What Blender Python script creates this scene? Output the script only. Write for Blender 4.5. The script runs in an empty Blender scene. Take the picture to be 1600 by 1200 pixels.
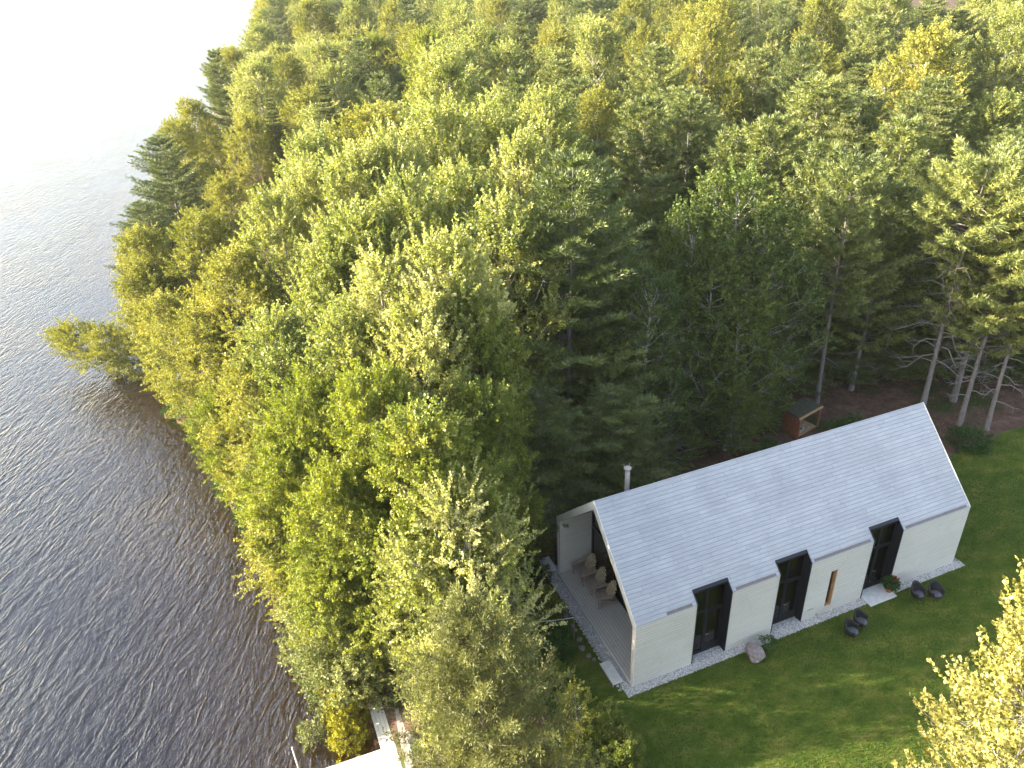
import bpy, bmesh, math, random
import numpy as np
from mathutils import Vector, Matrix
R_ = math.radians
scene = bpy.context.scene
col = scene.collection

# ------------------------------------------------------------------ helpers
def link(o, parent=None):
    col.objects.link(o)
    if parent is not None: o.parent = parent
    return o
def tag(o, label=None, cat=None, group=None, kind=None):
    if label: o['label'] = label
    if cat: o['category'] = cat
    if group: o['group'] = group
    if kind: o['kind'] = kind
    return o
def empty(name, loc=(0, 0, 0), rz=0.0, label=None, cat=None, group=None):
    o = bpy.data.objects.new(name, None); o.empty_display_size = .2
    o.location = loc; o.rotation_euler = (0, 0, rz)
    link(o); return tag(o, label, cat, group)
def obj(name, bm, m, parent=None, smooth=False):
    me = bpy.data.meshes.new(name)
    bmesh.ops.recalc_face_normals(bm, faces=bm.faces)
    bm.to_mesh(me); bm.free()
    if smooth: me.shade_smooth()
    me.materials.append(m)
    return link(bpy.data.objects.new(name, me), parent)
def box(bm, x0, x1, y0, y1, z0, z1, rz=0, rx=0, ry=0, c=None):
    vs = [bm.verts.new((x, y, z)) for x in (x0, x1) for y in (y0, y1) for z in (z0, z1)]
    for f in ((0,1,3,2),(4,6,7,5),(0,4,5,1),(2,3,7,6),(0,2,6,4),(1,5,7,3)):
        bm.faces.new([vs[i] for i in f])
    if rz or rx or ry:
        if c is None: c = ((x0+x1)/2, (y0+y1)/2, (z0+z1)/2)
        M = Matrix.Rotation(rz,3,'Z') @ Matrix.Rotation(ry,3,'Y') @ Matrix.Rotation(rx,3,'X')
        bmesh.ops.rotate(bm, cent=c, matrix=M, verts=vs)
    return vs
def bevel(bm, w=.01, seg=1):
    bmesh.ops.bevel(bm, geom=bm.edges[:], offset=w, segments=seg, affect='EDGES', profile=.6)
def prism(bm, pts, off):
    off = Vector(off)
    a = [bm.verts.new(p) for p in pts]; b = [bm.verts.new(Vector(p)+off) for p in pts]
    n = len(a)
    bm.faces.new(a); bm.faces.new(b[::-1])
    for i in range(n):
        j = (i+1) % n
        bm.faces.new((a[i], b[i], b[j], a[j]))
def btube(bm, pts, rad, sides=8):
    pts = [Vector(p) for p in pts]
    if not isinstance(rad, (list, tuple)): rad = [rad]*len(pts)
    rings = []
    for i, p in enumerate(pts):
        d = (pts[min(i+1, len(pts)-1)] - pts[max(i-1, 0)]).normalized()
        u = d.orthogonal().normalized() if i == 0 else (u - d*u.dot(d)).normalized()
        w = d.cross(u)
        rings.append([bm.verts.new(p + (u*math.cos(t)+w*math.sin(t))*rad[i]) for t in [2*math.pi*k/sides for k in range(sides)]])
    for a, b in zip(rings, rings[1:]):
        for k in range(sides):
            bm.faces.new((a[k], a[(k+1)%sides], b[(k+1)%sides], b[k]))
    bm.faces.new(rings[0][::-1]); bm.faces.new(rings[-1])
def lathe(bm, prof, n=24, c=(0, 0, 0)):
    rings = []
    for r, z in prof:
        rings.append([bm.verts.new((c[0]+r*math.cos(2*math.pi*k/n), c[1]+r*math.sin(2*math.pi*k/n), c[2]+z)) for k in range(n)])
    for a, b in zip(rings, rings[1:]):
        for k in range(n): bm.faces.new((a[k], a[(k+1)%n], b[(k+1)%n], b[k]))
    bm.faces.new(rings[0][::-1]); bm.faces.new(rings[-1])
def np_mesh(name, verts, faces_n, idx, tint=None):
    """verts (n,3); idx flat loop indices; faces_n vertices per face (int or array)"""
    me = bpy.data.meshes.new(name)
    verts = np.asarray(verts, np.float32); idx = np.asarray(idx, np.int32)
    if np.isscalar(faces_n): tot = np.full(len(idx)//faces_n, faces_n, np.int32)
    else: tot = np.asarray(faces_n, np.int32)
    me.vertices.add(len(verts)); me.vertices.foreach_set('co', verts.ravel())
    me.loops.add(len(idx)); me.loops.foreach_set('vertex_index', idx)
    me.polygons.add(len(tot))
    st = np.zeros(len(tot), np.int32); st[1:] = np.cumsum(tot)[:-1]
    me.polygons.foreach_set('loop_start', st)
    me.polygons.foreach_set('loop_total', tot)
    me.update(calc_edges=True)
    if tint is not None:
        a = me.attributes.new('tint', 'FLOAT', 'POINT'); a.data.foreach_set('value', np.asarray(tint, np.float32))
    return me

# ------------------------------------------------------------------ materials
class NT:
    def __init__(s, name):
        s.m = bpy.data.materials.new(name); s.m.use_nodes = True
        s.t = s.m.node_tree; s.t.nodes.clear()
        s.out = s.n('ShaderNodeOutputMaterial')
    def n(s, typ, **kw):
        x = s.t.nodes.new(typ)
        for k, v in kw.items():
            if k.startswith('_'): setattr(x, k[1:], v)
        for k, v in kw.items():
            if k.startswith('_'): continue
            key = int(k[1:]) if k[0] == 'i' and k[1:].isdigit() else k.replace('__', ' ')
            if isinstance(v, tuple) and len(v) == 2 and hasattr(v[0], 'outputs'):
                s.t.links.new(v[0].outputs[v[1]], x.inputs[key])
            elif hasattr(v, 'outputs'): s.t.links.new(v.outputs[0], x.inputs[key])
            else: x.inputs[key].default_value = v
        return x
    def L(s, a, b, inp=0, out=0): s.t.links.new(a.outputs[out], b.inputs[inp])
    def ramp(s, fac, stops, interp='LINEAR'):
        r = s.n('ShaderNodeValToRGB', i0=fac); e = r.color_ramp.elements; r.color_ramp.interpolation = interp
        e[0].position, e[0].color = stops[0][0], (*stops[0][1], 1)
        e[1].position, e[1].color = stops[-1][0], (*stops[-1][1], 1)
        for p, c in stops[1:-1]:
            q = e.new(p); q.color = (*c, 1)
        return r
    def coord(s, kind='Object', scale=(1, 1, 1), rot=(0, 0, 0)):
        tc = s.n('ShaderNodeTexCoord')
        mp = s.n('ShaderNodeMapping'); s.L(tc, mp, 'Vector', kind)
        mp.inputs['Scale'].default_value = scale; mp.inputs['Rotation'].default_value = rot
        return mp
    def noise(s, vec, scale, detail=4, rough=.6, dist=0.0):
        return s.n('ShaderNodeTexNoise', Vector=vec, Scale=scale, Detail=float(detail), Roughness=rough, Distortion=dist)
    def mix(s, f, a, b, blend='MIX'):
        x = s.n('ShaderNodeMix', _data_type='RGBA', _blend_type=blend)
        for k, v in ((0, f), (6, a), (7, b)):
            if hasattr(v, 'outputs'): s.t.links.new(v.outputs[0], x.inputs[k])
            else: x.inputs[k].default_value = v if k == 0 else (*v, 1)
        s.t.nodes.active = x
        class P: pass
        w = s.n('ShaderNodeVectorMath', _operation='ADD'); s.t.links.new(x.outputs[2], w.inputs[0])
        return w
    def math(s, op, a, b=0.0, c=0.0, clamp=False):
        x = s.n('ShaderNodeMath', _operation=op, _use_clamp=clamp)
        for k, v in ((0, a), (1, b), (2, c)):
            if hasattr(v, 'outputs'): s.t.links.new(v.outputs[0], x.inputs[k])
            else: x.inputs[k].default_value = v
        return x
    def bsdf(s, color, rough=.8, metal=0.0, bump=None, bd=.01, bs=1.0, spec=.3):
        b = s.n('ShaderNodeBsdfPrincipled', Roughness=rough, Metallic=metal)
        b.inputs['Specular IOR Level'].default_value = spec
        if hasattr(color, 'outputs'): s.L(color, b, 'Base Color')
        else: b.inputs['Base Color'].default_value = (*color, 1)
        if bump is not None:
            bp = s.n('ShaderNodeBump', Height=bump, Distance=bd, Strength=bs); s.L(bp, b, 'Normal')
        s.L(b, s.out); return b

def simple(name, c, rough=.7, metal=0, var=.15, sc=6, spec=.3, stretch=(1,1,1), bd=.004):
    t = NT(name); v = t.coord('Object', stretch); n = t.noise(v, sc, 5)
    a = tuple(x*(1-var) for x in c); b = tuple(min(1, x*(1+var)) for x in c)
    t.bsdf(t.ramp(n, [(.3, a), (.7, b)]), rough, metal, n, bd, .6, spec); return t.m

def boards(name, c0, c1, w, l, axes, rough=.8, gap=.5, grain=40, bd=.004, mottle=.0):
    """boards along first axis, stacked along second; object coordinates"""
    t = NT(name); tc = t.n('ShaderNodeTexCoord'); sp = t.n('ShaderNodeSeparateXYZ'); t.L(tc, sp, 0, 3)
    cb = t.n('ShaderNodeCombineXYZ')
    t.t.links.new(sp.outputs[axes[0]], cb.inputs[0]); t.t.links.new(sp.outputs[axes[1]], cb.inputs[1])
    sp2 = t.n('ShaderNodeSeparateXYZ'); t.L(cb, sp2)
    rw = t.n('ShaderNodeMath', _operation='DIVIDE', i1=w); t.t.links.new(sp2.outputs[1], rw.inputs[0])
    fl = t.math('FLOOR', rw); wn = t.n('ShaderNodeTexWhiteNoise', _noise_dimensions='1D'); t.L(fl, wn, 'W')
    ux_ = t.n('ShaderNodeMath', _operation='MULTIPLY_ADD', i1=l*3.0); t.t.links.new(wn.outputs['Value'], ux_.inputs[0]); t.t.links.new(sp2.outputs[0], ux_.inputs[2])
    cb2 = t.n('ShaderNodeCombineXYZ'); t.L(ux_, cb2, 0); t.t.links.new(sp2.outputs[1], cb2.inputs[1])
    br = t.n('ShaderNodeTexBrick', _offset=0.0, _offset_frequency=1, _squash=1.0, Vector=cb2, Scale=1.0)
    br.inputs['Color1'].default_value = (0, 0, 0, 1); br.inputs['Color2'].default_value = (1, 1, 1, 1)
    br.inputs['Mortar'].default_value = (.5, .5, .5, 1)
    br.inputs['Mortar Size'].default_value = w*.045; br.inputs['Mortar Smooth'].default_value = .3
    br.inputs['Brick Width'].default_value = l; br.inputs['Row Height'].default_value = w
    sc = t.n('ShaderNodeVectorMath', _operation='MULTIPLY'); t.L(cb2, sc); sc.inputs[1].default_value = (1.2, 18, 1)
    g = t.noise(sc, grain/20, 6, .7)
    g2 = t.noise(cb, .6, 4, .6)
    f = t.math('MULTIPLY', g, .72); f = t.math('MULTIPLY_ADD', br, .11, f); f = t.math('MULTIPLY_ADD', g2, .5, f)
    f = t.math('SUBTRACT', f, .2)
    c = t.ramp(f, [(.1, c0), (.8, c1)])
    dark = tuple(x*gap for x in c0)
    mx = t.n('ShaderNodeMix', _data_type='RGBA'); t.t.links.new(br.outputs['Fac'], mx.inputs[0]); t.t.links.new(c.outputs[0], mx.inputs[6])
    mx.inputs[7].default_value = (*dark, 1)
    b = t.n('ShaderNodeBsdfPrincipled', Roughness=rough); b.inputs['Specular IOR Level'].default_value = .25
    t.t.links.new(mx.outputs[2], b.inputs['Base Color'])
    inv = t.n('ShaderNodeMath', _operation='MULTIPLY_ADD'); t.t.links.new(br.outputs['Fac'], inv.inputs[0]); inv.inputs[1].default_value = -1.5
    t.L(g, inv, 2)
    bp = t.n('ShaderNodeBump', Height=inv, Distance=bd, Strength=.8); t.L(bp, b, 'Normal')
    t.L(b, t.out); return t.m

def leafmat(name, stops, trans=.38, var=.16, gloss=.025):
    """stops: colours across tint 0..1"""
    t = NT(name)
    at = t.n('ShaderNodeAttribute', _attribute_name='tint')
    oi = t.n('ShaderNodeObjectInfo')
    f = t.n('ShaderNodeMath', _operation='MULTIPLY_ADD'); t.t.links.new(oi.outputs['Random'], f.inputs[0]); f.inputs[1].default_value = var*2
    t.t.links.new(at.outputs['Fac'], f.inputs[2])
    f2 = t.math('SUBTRACT', f, var, clamp=True)
    c = t.ramp(f2, stops)
    d = t.n('ShaderNodeBsdfDiffuse', Color=c)
    hs = t.n('ShaderNodeHueSaturation', Color=c, Saturation=1.15, Value=1.15); 
    tr = t.n('ShaderNodeBsdfTranslucent', Color=hs)
    m1 = t.n('ShaderNodeMixShader', i0=trans); t.L(d, m1, 1); t.L(tr, m1, 2)
    gl = t.n('ShaderNodeBsdfGlossy', Roughness=.55); gl.inputs['Color'].default_value = (.9, .9, .85, 1)
    m2 = t.n('ShaderNodeMixShader', i0=gloss); t.L(m1, m2, 1); t.L(gl, m2, 2)
    t.L(m2, t.out); return t.m

M = {}
M['aspen'] = leafmat('aspen_leaves', [(0, (.13, .165, .033)), (.4, (.25, .277, .060)), (.75, (.365, .37, .10)), (1, (.48, .465, .20))], .42, .16, .05)
M['birch'] = leafmat('birch_leaves', [(0, (.10, .12, .022)), (.5, (.235, .24, .044)), (1, (.36, .335, .075))], .38)
M['maple'] = leafmat('maple_leaves', [(0, (.08, .105, .018)), (.5, (.165, .20, .032)), (1, (.29, .295, .058))], .38)
M['lime'] = leafmat('lime_leaves', [(0, (.115, .145, .022)), (.5, (.225, .255, .040)), (1, (.355, .35, .07))], .42)
M['oak'] = leafmat('dark_broad_leaves', [(0, (.045, .07, .016)), (.5, (.095, .135, .028)), (1, (.20, .22, .045))], .35)
M['gold'] = leafmat('sunny_aspen_leaves', [(0, (.13, .135, .03)), (.45, (.275, .26, .06)), (1, (.46, .42, .17))], .35)
M['grey'] = leafmat('willow_leaves', [(0, (.09, .11, .032)), (.5, (.18, .20, .06)), (1, (.30, .31, .11))], .3)
M['wpine'] = leafmat('white_pine_needles', [(0, (.044, .066, .014)), (.5, (.108, .14, .024)), (1, (.24, .25, .052))], .22, .1, .06)
M['rpine'] = leafmat('red_pine_needles', [(0, (.048, .073, .016)), (.5, (.135, .165, .031)), (1, (.32, .325, .08))], .24, .12, .06)
M['spruce'] = leafmat('spruce_needles', [(0, (.045, .055, .018)), (.5, (.10, .12, .03)), (1, (.20, .20, .055))], .2, .12)
M['cedar'] = leafmat('cedar_sprays', [(0, (.06, .06, .025)), (.5, (.12, .13, .04)), (1, (.24, .24, .07))], .3, .1)
M['fern'] = leafmat('undergrowth_leaves', [(0, (.025, .06, .015)), (.5, (.05, .11, .02)), (1, (.13, .17, .03))], .3)
M['grassb'] = leafmat('grass_blades', [(0, (.034, .055, .008)), (.5, (.075, .108, .014)), (1, (.17, .17, .03))], .3, .0)
M['bark'] = simple('bark_grey', (.16, .135, .12), .95, 0, .35, 9, .2, (1, 1, .25), .02)
M['barkpale'] = simple('bark_pale', (.36, .34, .30), .9, 0, .3, 7, .2, (1, 1, 1.5), .01)
M['barkred'] = simple('bark_pine', (.17, .15, .14), .95, 0, .3, 9, .2, (1, 1, .3), .02)

# ------------------------------------------------------------------ plants
def nrm(a): return a/np.maximum(np.linalg.norm(a, axis=-1, keepdims=True), 1e-9)
def rdir(rg, n):
    return nrm(rg.normal(size=(n, 3)))
class Wood:
    def __init__(s): s.v = []; s.i = []; s.n = 0
    def tube(s, P, r, k=5):
        P = np.asarray(P, float); r = np.broadcast_to(np.asarray(r, float), (len(P),))
        d = np.gradient(P, axis=0); d = nrm(d)
        ref = np.array([0., 0., 1.]) if abs(d[0][2]) < .8 else np.array([1., 0., 0.])
        u = nrm(np.cross(d, ref)); w = np.cross(d, u)
        t = np.arange(k)*2*math.pi/k
        V = P[:, None] + r[:, None, None]*(u[:, None]*np.cos(t)[None, :, None] + w[:, None]*np.sin(t)[None, :, None])
        m = len(P); b = s.n
        a = np.arange(m-1)[:, None]*k + np.arange(k)[None]; a2 = np.arange(m-1)[:, None]*k + (np.arange(k)[None]+1) % k
        q = np.stack([a, a2, a2+k, a+k], -1).reshape(-1) + b
        s.v.append(V.reshape(-1, 3)); s.i.append(q); s.n += m*k
    def mesh(s, name): return np_mesh(name, np.concatenate(s.v), 4, np.concatenate(s.i))
def rhomb(name, C, A, N, L, Wd, tint):
    """leaves: centre, axis, normal, length, width"""
    A = nrm(A); S = nrm(np.cross(A, N))
    L = L[:, None]; Wd = Wd[:, None]
    bend = nrm(np.cross(S, A))*L*.12
    V = np.stack([C-A*L*.5, C+S*Wd*.5+A*L*.04+bend, C+A*L*.5-bend*.5, C-S*Wd*.5+A*L*.04+bend], 1)
    return np_mesh(name, V.reshape(-1, 3), 4, np.arange(len(C)*4), np.repeat(tint, 4))
def blades(name, C, A, L, Wd, rg, tint):
    A = nrm(A); S = nrm(np.cross(A, rdir(rg, len(A))))
    V = np.stack([C-S*Wd[:, None]*.5, C+S*Wd[:, None]*.5, C+A*L[:, None]], 1)
    return np_mesh(name, V.reshape(-1, 3), 3, np.arange(len(C)*3), np.repeat(tint, 3))

def broadleaf(seed, H, R, base=.25, lumps=46, shoots=16, per=44, leaf=.16, up=.5, top=1.0, flat=1.0, slen=.9, srad=.20, prof=None, thick=1.0, open_=.0, multi=1):
    """returns (wood mesh, leaf mesh). base: bottom of crown as a fraction of H"""
    rg = np.random.default_rng(seed); W = Wood()
    ph = rg.uniform(0, 6.28, 4)
    def env(t, az):   # crown radius at height fraction t
        if prof: q = np.interp(t, [0, .15, .35, .6, .8, .93, 1], prof)
        else: q = np.interp(t, [0, .15, .35, .6, .8, .93, 1], [.45, .8, 1, .92, .66, .38, .12])
        return R*q*(1+.16*np.sin(az*2+ph[0]+t*4)+.12*np.sin(az*3+ph[1]-t*6))
    axes = []
    for m in range(multi):
        zz = np.linspace(0, H*.93, 9)
        off = np.stack([np.sin(zz/H*3+ph[2]+m*2)*.02*H, np.cos(zz/H*2.5+ph[3]+m*2)*.02*H, zz], 1); off[:, :2] -= off[0, :2]
        if multi > 1:
            a = m*6.28/multi+ph[0]; off[:, 0] += np.cos(a)*zz*R/H*.45; off[:, 1] += np.sin(a)*zz*R/H*.45
        axes.append(off)
        r = H*.0125*thick*(1-zz/H*.88)*(1 if multi == 1 else .75); r[0] *= 1.35
        W.tube(off, r, 8)
    Cs, Ds, Tn = [], [], []
    for k in range(lumps):
        t = 1-((k+.5)/lumps)**.8*(1) if False else rg.beta(1.25, 1.15)
        t = (k+rg.uniform(0, 1))/lumps
        az = k*2.39996+rg.uniform(-.4, .4)
        rr = env(t, az)*rg.uniform(.5, .86)
        z = H*(base+(1-base)*t)*top
        ctr = np.array([math.cos(az)*rr, math.sin(az)*rr, z])
        ax = axes[k % multi]
        zb = max(H*base*.6, z-rr*rg.uniform(.5, 1.1)*(.6+up)); zb = min(zb, H*.86)
        st = np.array([np.interp(zb, ax[:, 2], ax[:, j]) for j in range(3)])
        ctr[:2] += st[:2]*.6
        mid = (st+ctr)/2 + np.array([0, 0, -.06*rr]) + rg.normal(size=3)*.07*rr
        q = [st, st*.6+mid*.4+np.array([0, 0, .0]), mid, ctr*.5+mid*.5+rg.normal(size=3)*.05*rr, ctr]
        rl = H*.0045*thick*(1.25-t*.7)
        W.tube(q, [rl, rl*.85, rl*.65, rl*.45, rl*.22], 4)
        lr = R*rg.uniform(.24, .40)*(1.15-.45*t)
        n = int(shoots*rg.uniform(.7, 1.3))
        d = rdir(rg, n); d[:, 2] = d[:, 2]*flat+.15; out = np.array([math.cos(az), math.sin(az), .25])
        d = nrm(d+out*.45)
        c = ctr+d*lr*rg.uniform(.35, 1.0, (n, 1))
        sd = nrm(d*.8+np.array([0, 0, up])+rg.normal(size=(n, 3))*.25)
        lt = rg.normal(.0, .13)
        for j in range(0, n, 2):
            W.tube([ctr, (ctr+c[j])/2+rg.normal(size=3)*.05, c[j]+sd[j]*slen*.5], [rl*.22, rl*.16, rl*.06], 3)
        Cs.append(c); Ds.append(sd); Tn.append(np.full(n, lt)+rg.normal(0, .06, n))
    C = np.concatenate(Cs); D = np.concatenate(Ds); T = np.concatenate(Tn)
    n = len(C); SL = slen*rg.uniform(.6, 1.25, n)
    C = np.repeat(C, per, 0); D = np.repeat(D, per, 0); SL = np.repeat(SL, per); T = np.repeat(T, per)
    s = rg.uniform(0, 1, n*per); e = rdir(rg, n*per)
    rad = srad*(1.15-s*.85)*rg.uniform(.3, 1.0, n*per)
    P = C + D*(SL*s)[:, None] + e*rad[:, None]
    A = nrm(e*.7+D*.6+rg.normal(size=P.shape)*.35); N = nrm(e*.4+np.array([0, 0, .6])+rg.normal(size=P.shape)*.6)
    L = leaf*rg.uniform(.65, 1.25, n*per)
    tint = np.clip(.42+T+rg.normal(0, .15, n*per)+s*.12, 0, 1)
    return W.mesh('trunk'), rhomb('crown', P, A, N, L, L*.72, tint)

def conifer(seed, H, R, base=.12, whorls=26, nb=5, pw=.85, droop=0.0, rise=.35, blade=.15, bw=.03, tw=11, tufts=6, per=7, irregular=.3, dead=0, tuftr=.05, inner=.22, twig=.34, upb=.5, tipb=0.0, deadlen=.7, thick=1.0):
    rg = np.random.default_rng(seed); W = Wood()
    zz = np.linspace(0, H*.99, 10)
    bend = np.stack([np.sin(zz/H*2+seed)*.012*H, np.cos(zz/H*2.2+seed)*.012*H, zz], 1); bend[:, :2] -= bend[0, :2]
    r = H*.0125*thick*(1-zz/H*.95); r[0] *= 1.25; W.tube(bend, r, 9)
    at = lambda z: np.array([np.interp(z, zz, bend[:, j]) for j in range(3)])
    C, A, T = [], [], []
    for k in range(whorls):
        t = ((k+rg.uniform(-.3, .3))/whorls); t = min(max(t, 0), .985)
        z = H*(base+(1-base)*t)
        lw = rg.normal(0, .09)
        for b in range(nb):
            az = 6.283*b/nb+k*1.3+rg.uniform(-.35, .35)
            l = R*((1-t)**pw*np.interp(t, [0, .18, .3], [.75, .98, 1]))*(1+rg.uniform(-irregular, irregular))+.12
            if rg.uniform() < .06: l *= .5
            o = np.array([math.cos(az), math.sin(az), 0.])
            sl = rise*(.35+.9*t)-droop*(1-t)
            q = [at(z)+o*l*s+np.array([0, 0, l*(sl*s-droop*.35*s*s+(.22 if droop == 0 else .10)*s**2.5)]) for s in (0, .25, .5, .75, 1)]
            q = np.array(q); rb = .006*H*(1-t*.75)*.42
            W.tube(q, [rb, rb*.8, rb*.6, rb*.4, rb*.15], 4)
            nt = max(3, int(tw*(l/R)**.7+2))
            for j in range(nt+1):
                s = inner+(1-inner)*(j+.5)/nt; s = min(s, 1)
                p = np.array([np.interp(s, [0, .25, .5, .75, 1], q[:, i]) for i in range(3)])
                side = (1 if j % 2 else -1)
                tl = l*twig*(1.15-s*.75)*rg.uniform(.6, 1.2)+.08
                dirv = o*.75+np.array([-o[1], o[0], 0])*side*.8+np.array([0, 0, .12-droop*.3+rg.normal()*.08])
                if j == nt: dirv = o+np.array([0, 0, .35]); tl = l*.14+.15
                dirv = dirv/np.linalg.norm(dirv)
                m = max(2, int(tufts*tl/(R*twig)+1.5))
                u = (np.arange(m)+.6)/m
                c = p+dirv*(tl*u)[:, None]+np.array([0, 0, 1.])*(u**2*tl*(.16-droop*.3))[:, None]
                if tl > .3: W.tube([p, c[m//2], c[-1]], [rb*.2, rb*.14, rb*.05], 3)
                C.append(c); A.append(np.repeat((dirv*.8+np.array([0, 0, upb*.6]))[None], m, 0)); T.append(.36+lw+.28*u*(tipb+.5)+rg.normal(0, .07)+np.zeros(m))  # tint rises towards the twig ends, painting sunlit tips
    if dead:
        for k in range(dead):
            z = H*(base*.35+base*.95*(k/dead)); az = k*2.4+rg.uniform(-.5, .5); o = np.array([math.cos(az), math.sin(az), 0.])
            l = R*deadlen*rg.uniform(.35, 1.1)
            p0 = at(z)
            q = [p0, p0+o*l*.35+[0, 0, .05*l], p0+o*l*.7+[0, 0, -.06*l], p0+o*l+[0, 0, .06*l]]
            q = np.array(q)+rg.normal(size=(4, 3))*.03*l; q[0] = p0
            W.tube(q, [.045, .036, .026, .010], 4)
            for j in range(4):
                s = q[1+j % 2]*.5+q[2]*.5; e = nrm(o+rg.normal(size=3)*.7)
                W.tube([s, s+e*l*.18, s+e*l*.34+[0, 0, -.04*l]], [.018, .013, .006], 3)
    C = np.concatenate(C); A = np.concatenate(A); T = np.concatenate(T)
    n = len(C); C = np.repeat(C, per, 0); A = np.repeat(A, per, 0); T = np.repeat(T, per)
    e = rdir(rg, n*per)
    P = C+e*tuftr*rg.uniform(0, 1, (n*per, 1))
    D = nrm(A*.9+e*.95+np.array([0, 0, upb*.35]))
    L = blade*rg.uniform(.7, 1.25, n*per)
    tint = np.clip(T+rg.normal(0, .09, n*per), 0, 1)
    return W.mesh('trunk'), blades('crown', P, D, L, np.full(n*per, bw), rg, tint)

def shrubmesh(seed, H, R, per=40, shoots=300, leaf=.07, slen=.35, srad=.1, up=.5):
    rg = np.random.default_rng(seed); W = Wood()
    d = rdir(rg, shoots); d[:, 2] = np.abs(d[:, 2]); u = rg.uniform(.55, 1, (shoots, 1))**.6
    lump = 1+.18*np.sin(d[:, :1]*5+seed)+.14*np.cos(d[:, 1:2]*6+d[:, 2:]*4)
    C = d*u*lump*np.array([R, R, H]); C[:, 2] += .05
    D = nrm(d+np.array([0, 0, up])+rg.normal(size=d.shape)*.3)
    for k in range(0, shoots, 12): W.tube([[C[k][0]*.1, C[k][1]*.1, 0], C[k]*.55+[0, 0, .05], C[k]], [.02, .012, .005], 4)
    T = .42+rg.normal(0, .1, shoots)
    n = shoots; C = np.repeat(C, per, 0); D = np.repeat(D, per, 0); T = np.repeat(T, per)
    s = rg.uniform(0, 1, n*per); e = rdir(rg, n*per)
    P = C+D*(slen*s)[:, None]+e*(srad*rg.uniform(.2, 1, n*per))[:, None]; P[:, 2] = np.abs(P[:, 2])
    L = leaf*rg.uniform(.7, 1.3, n*per)
    return W.mesh('stems'), rhomb('foliage', P, nrm(e+D*.5), nrm(e*.4+[0, 0, .7]+rg.normal(size=P.shape)*.5), L, L*.7, np.clip(T+rg.normal(0, .14, n*per), 0, 1))

PROTO = {}
def reg(kind, lst, lm, bk):
    out = []
    for (w, l, H, R) in lst:
        w.materials.append(M[bk]); l.materials.append(M[lm]); w.shade_smooth()
        out.append((w, l, H, R))
    PROTO[kind] = out
asp_prof = [.5, .78, .95, .9, .68, .42, .15]
reg('aspen', [(*broadleaf(s, 14, 2.6, .2, 56, 22, 46, .13, 1.1, slen=1.15, srad=.2, prof=asp_prof), 14, 2.6) for s in (1, 2, 3, 4)], 'aspen', 'barkpale')
reg('birch', [(*broadleaf(s, 11, 2.6, .15, 50, 22, 52, .115, .6, slen=.95, srad=.24), 11, 2.5) for s in (11, 12)], 'birch', 'barkpale')
reg('lime', [(*broadleaf(s, 10, 2.8, .10, 58, 23, 62, .105, .5, flat=.8, slen=.85, srad=.24), 10, 2.8) for s in (25, 26, 27)], 'lime', 'bark')
reg('maple', [(*broadleaf(s, 10, 3.0, .13, 54, 22, 64, .115, .3, flat=.7, slen=.75, srad=.28), 10, 3.0) for s in (21, 22)], 'maple', 'bark')
reg('oak', [(*broadleaf(s, 14, 3.1, .14, 64, 13, 34, .14, .6, flat=.8, slen=.85, srad=.24, thick=1.0, prof=[.6, .85, .95, .8, .6, .4, .12]), 14, 3.1) for s in (31, 32, 33)], 'oak', 'barkpale')
reg('open', [(*broadleaf(s, 9, 3.0, .08, 58, 18, 52, .10, .6, slen=1.1, srad=.15, multi=3, thick=.8), 9, 3.0) for s in (41, 42)], 'aspen', 'barkpale')
reg('gold', [(*broadleaf(s, 13, 3.0, .2, 80, 26, 46, .10, 1.1, slen=1.1, srad=.12, prof=asp_prof), 13, 3.0) for s in (51,)], 'gold', 'barkpale')
reg('willow', [(*broadleaf(s, 5, 2.2, .06, 40, 18, 44, .10, .3, slen=.6, srad=.2, multi=3), 5, 2.2) for s in (61, 62)], 'grey', 'bark')
reg('wpine', [(*conifer(s, 16, 3.8, .05, 25, 6, .68, 0, .40, .19, .055, 14, 7, 12, .42, tuftr=.12, twig=.44, inner=.14, thick=.7, upb=.9), 16, 3.8) for s in (71, 72, 73)], 'wpine', 'barkred')
reg('rpine', [(*conifer(s, 14, 2.9, .26, 20, 6, .55, 0, .45, .22, .06, 9, 5, 14, .3, dead=12, tuftr=.13, inner=.35, tipb=.5), 14, 2.7) for s in (81, 82, 83)], 'rpine', 'barkred')
reg('spruce', [(*conifer(s, 12, 2.2, .04, 40, 7, .85, .28, .10, .13, .045, 11, 6, 9, .16, tuftr=.06, inner=.12, tipb=.3, twig=.42), 12, 2.1) for s in (91, 92)], 'spruce', 'bark')
reg('cedar', [(*conifer(s, 9, 2.7, .03, 26, 7, .6, 0, .45, .085, .034, 8, 5, 32, .35, tuftr=.17, inner=.2, upb=.5), 9, 2.7) for s in (101,)], 'cedar', 'bark')
reg('tallpine', [(*conifer(s, 14.5, 3.0, .66, 11, 6, .5, 0, .45, .22, .055, 9, 6, 13, .35, dead=56, tuftr=.13, inner=.35, tipb=.6, deadlen=1.15, thick=.9), 14.5, 3.0) for s in (111, 112)], 'rpine', 'barkred')
reg('slimpine', [(*conifer(s, 14.5, 3.0, .42, 16, 6, .5, 0, .45, .22, .055, 9, 6, 13, .35, dead=16, tuftr=.13, inner=.35, tipb=.5, deadlen=.7, thick=.85), 14.5, 3.0) for s in (121, 122)], 'rpine', 'barkred')
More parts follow.
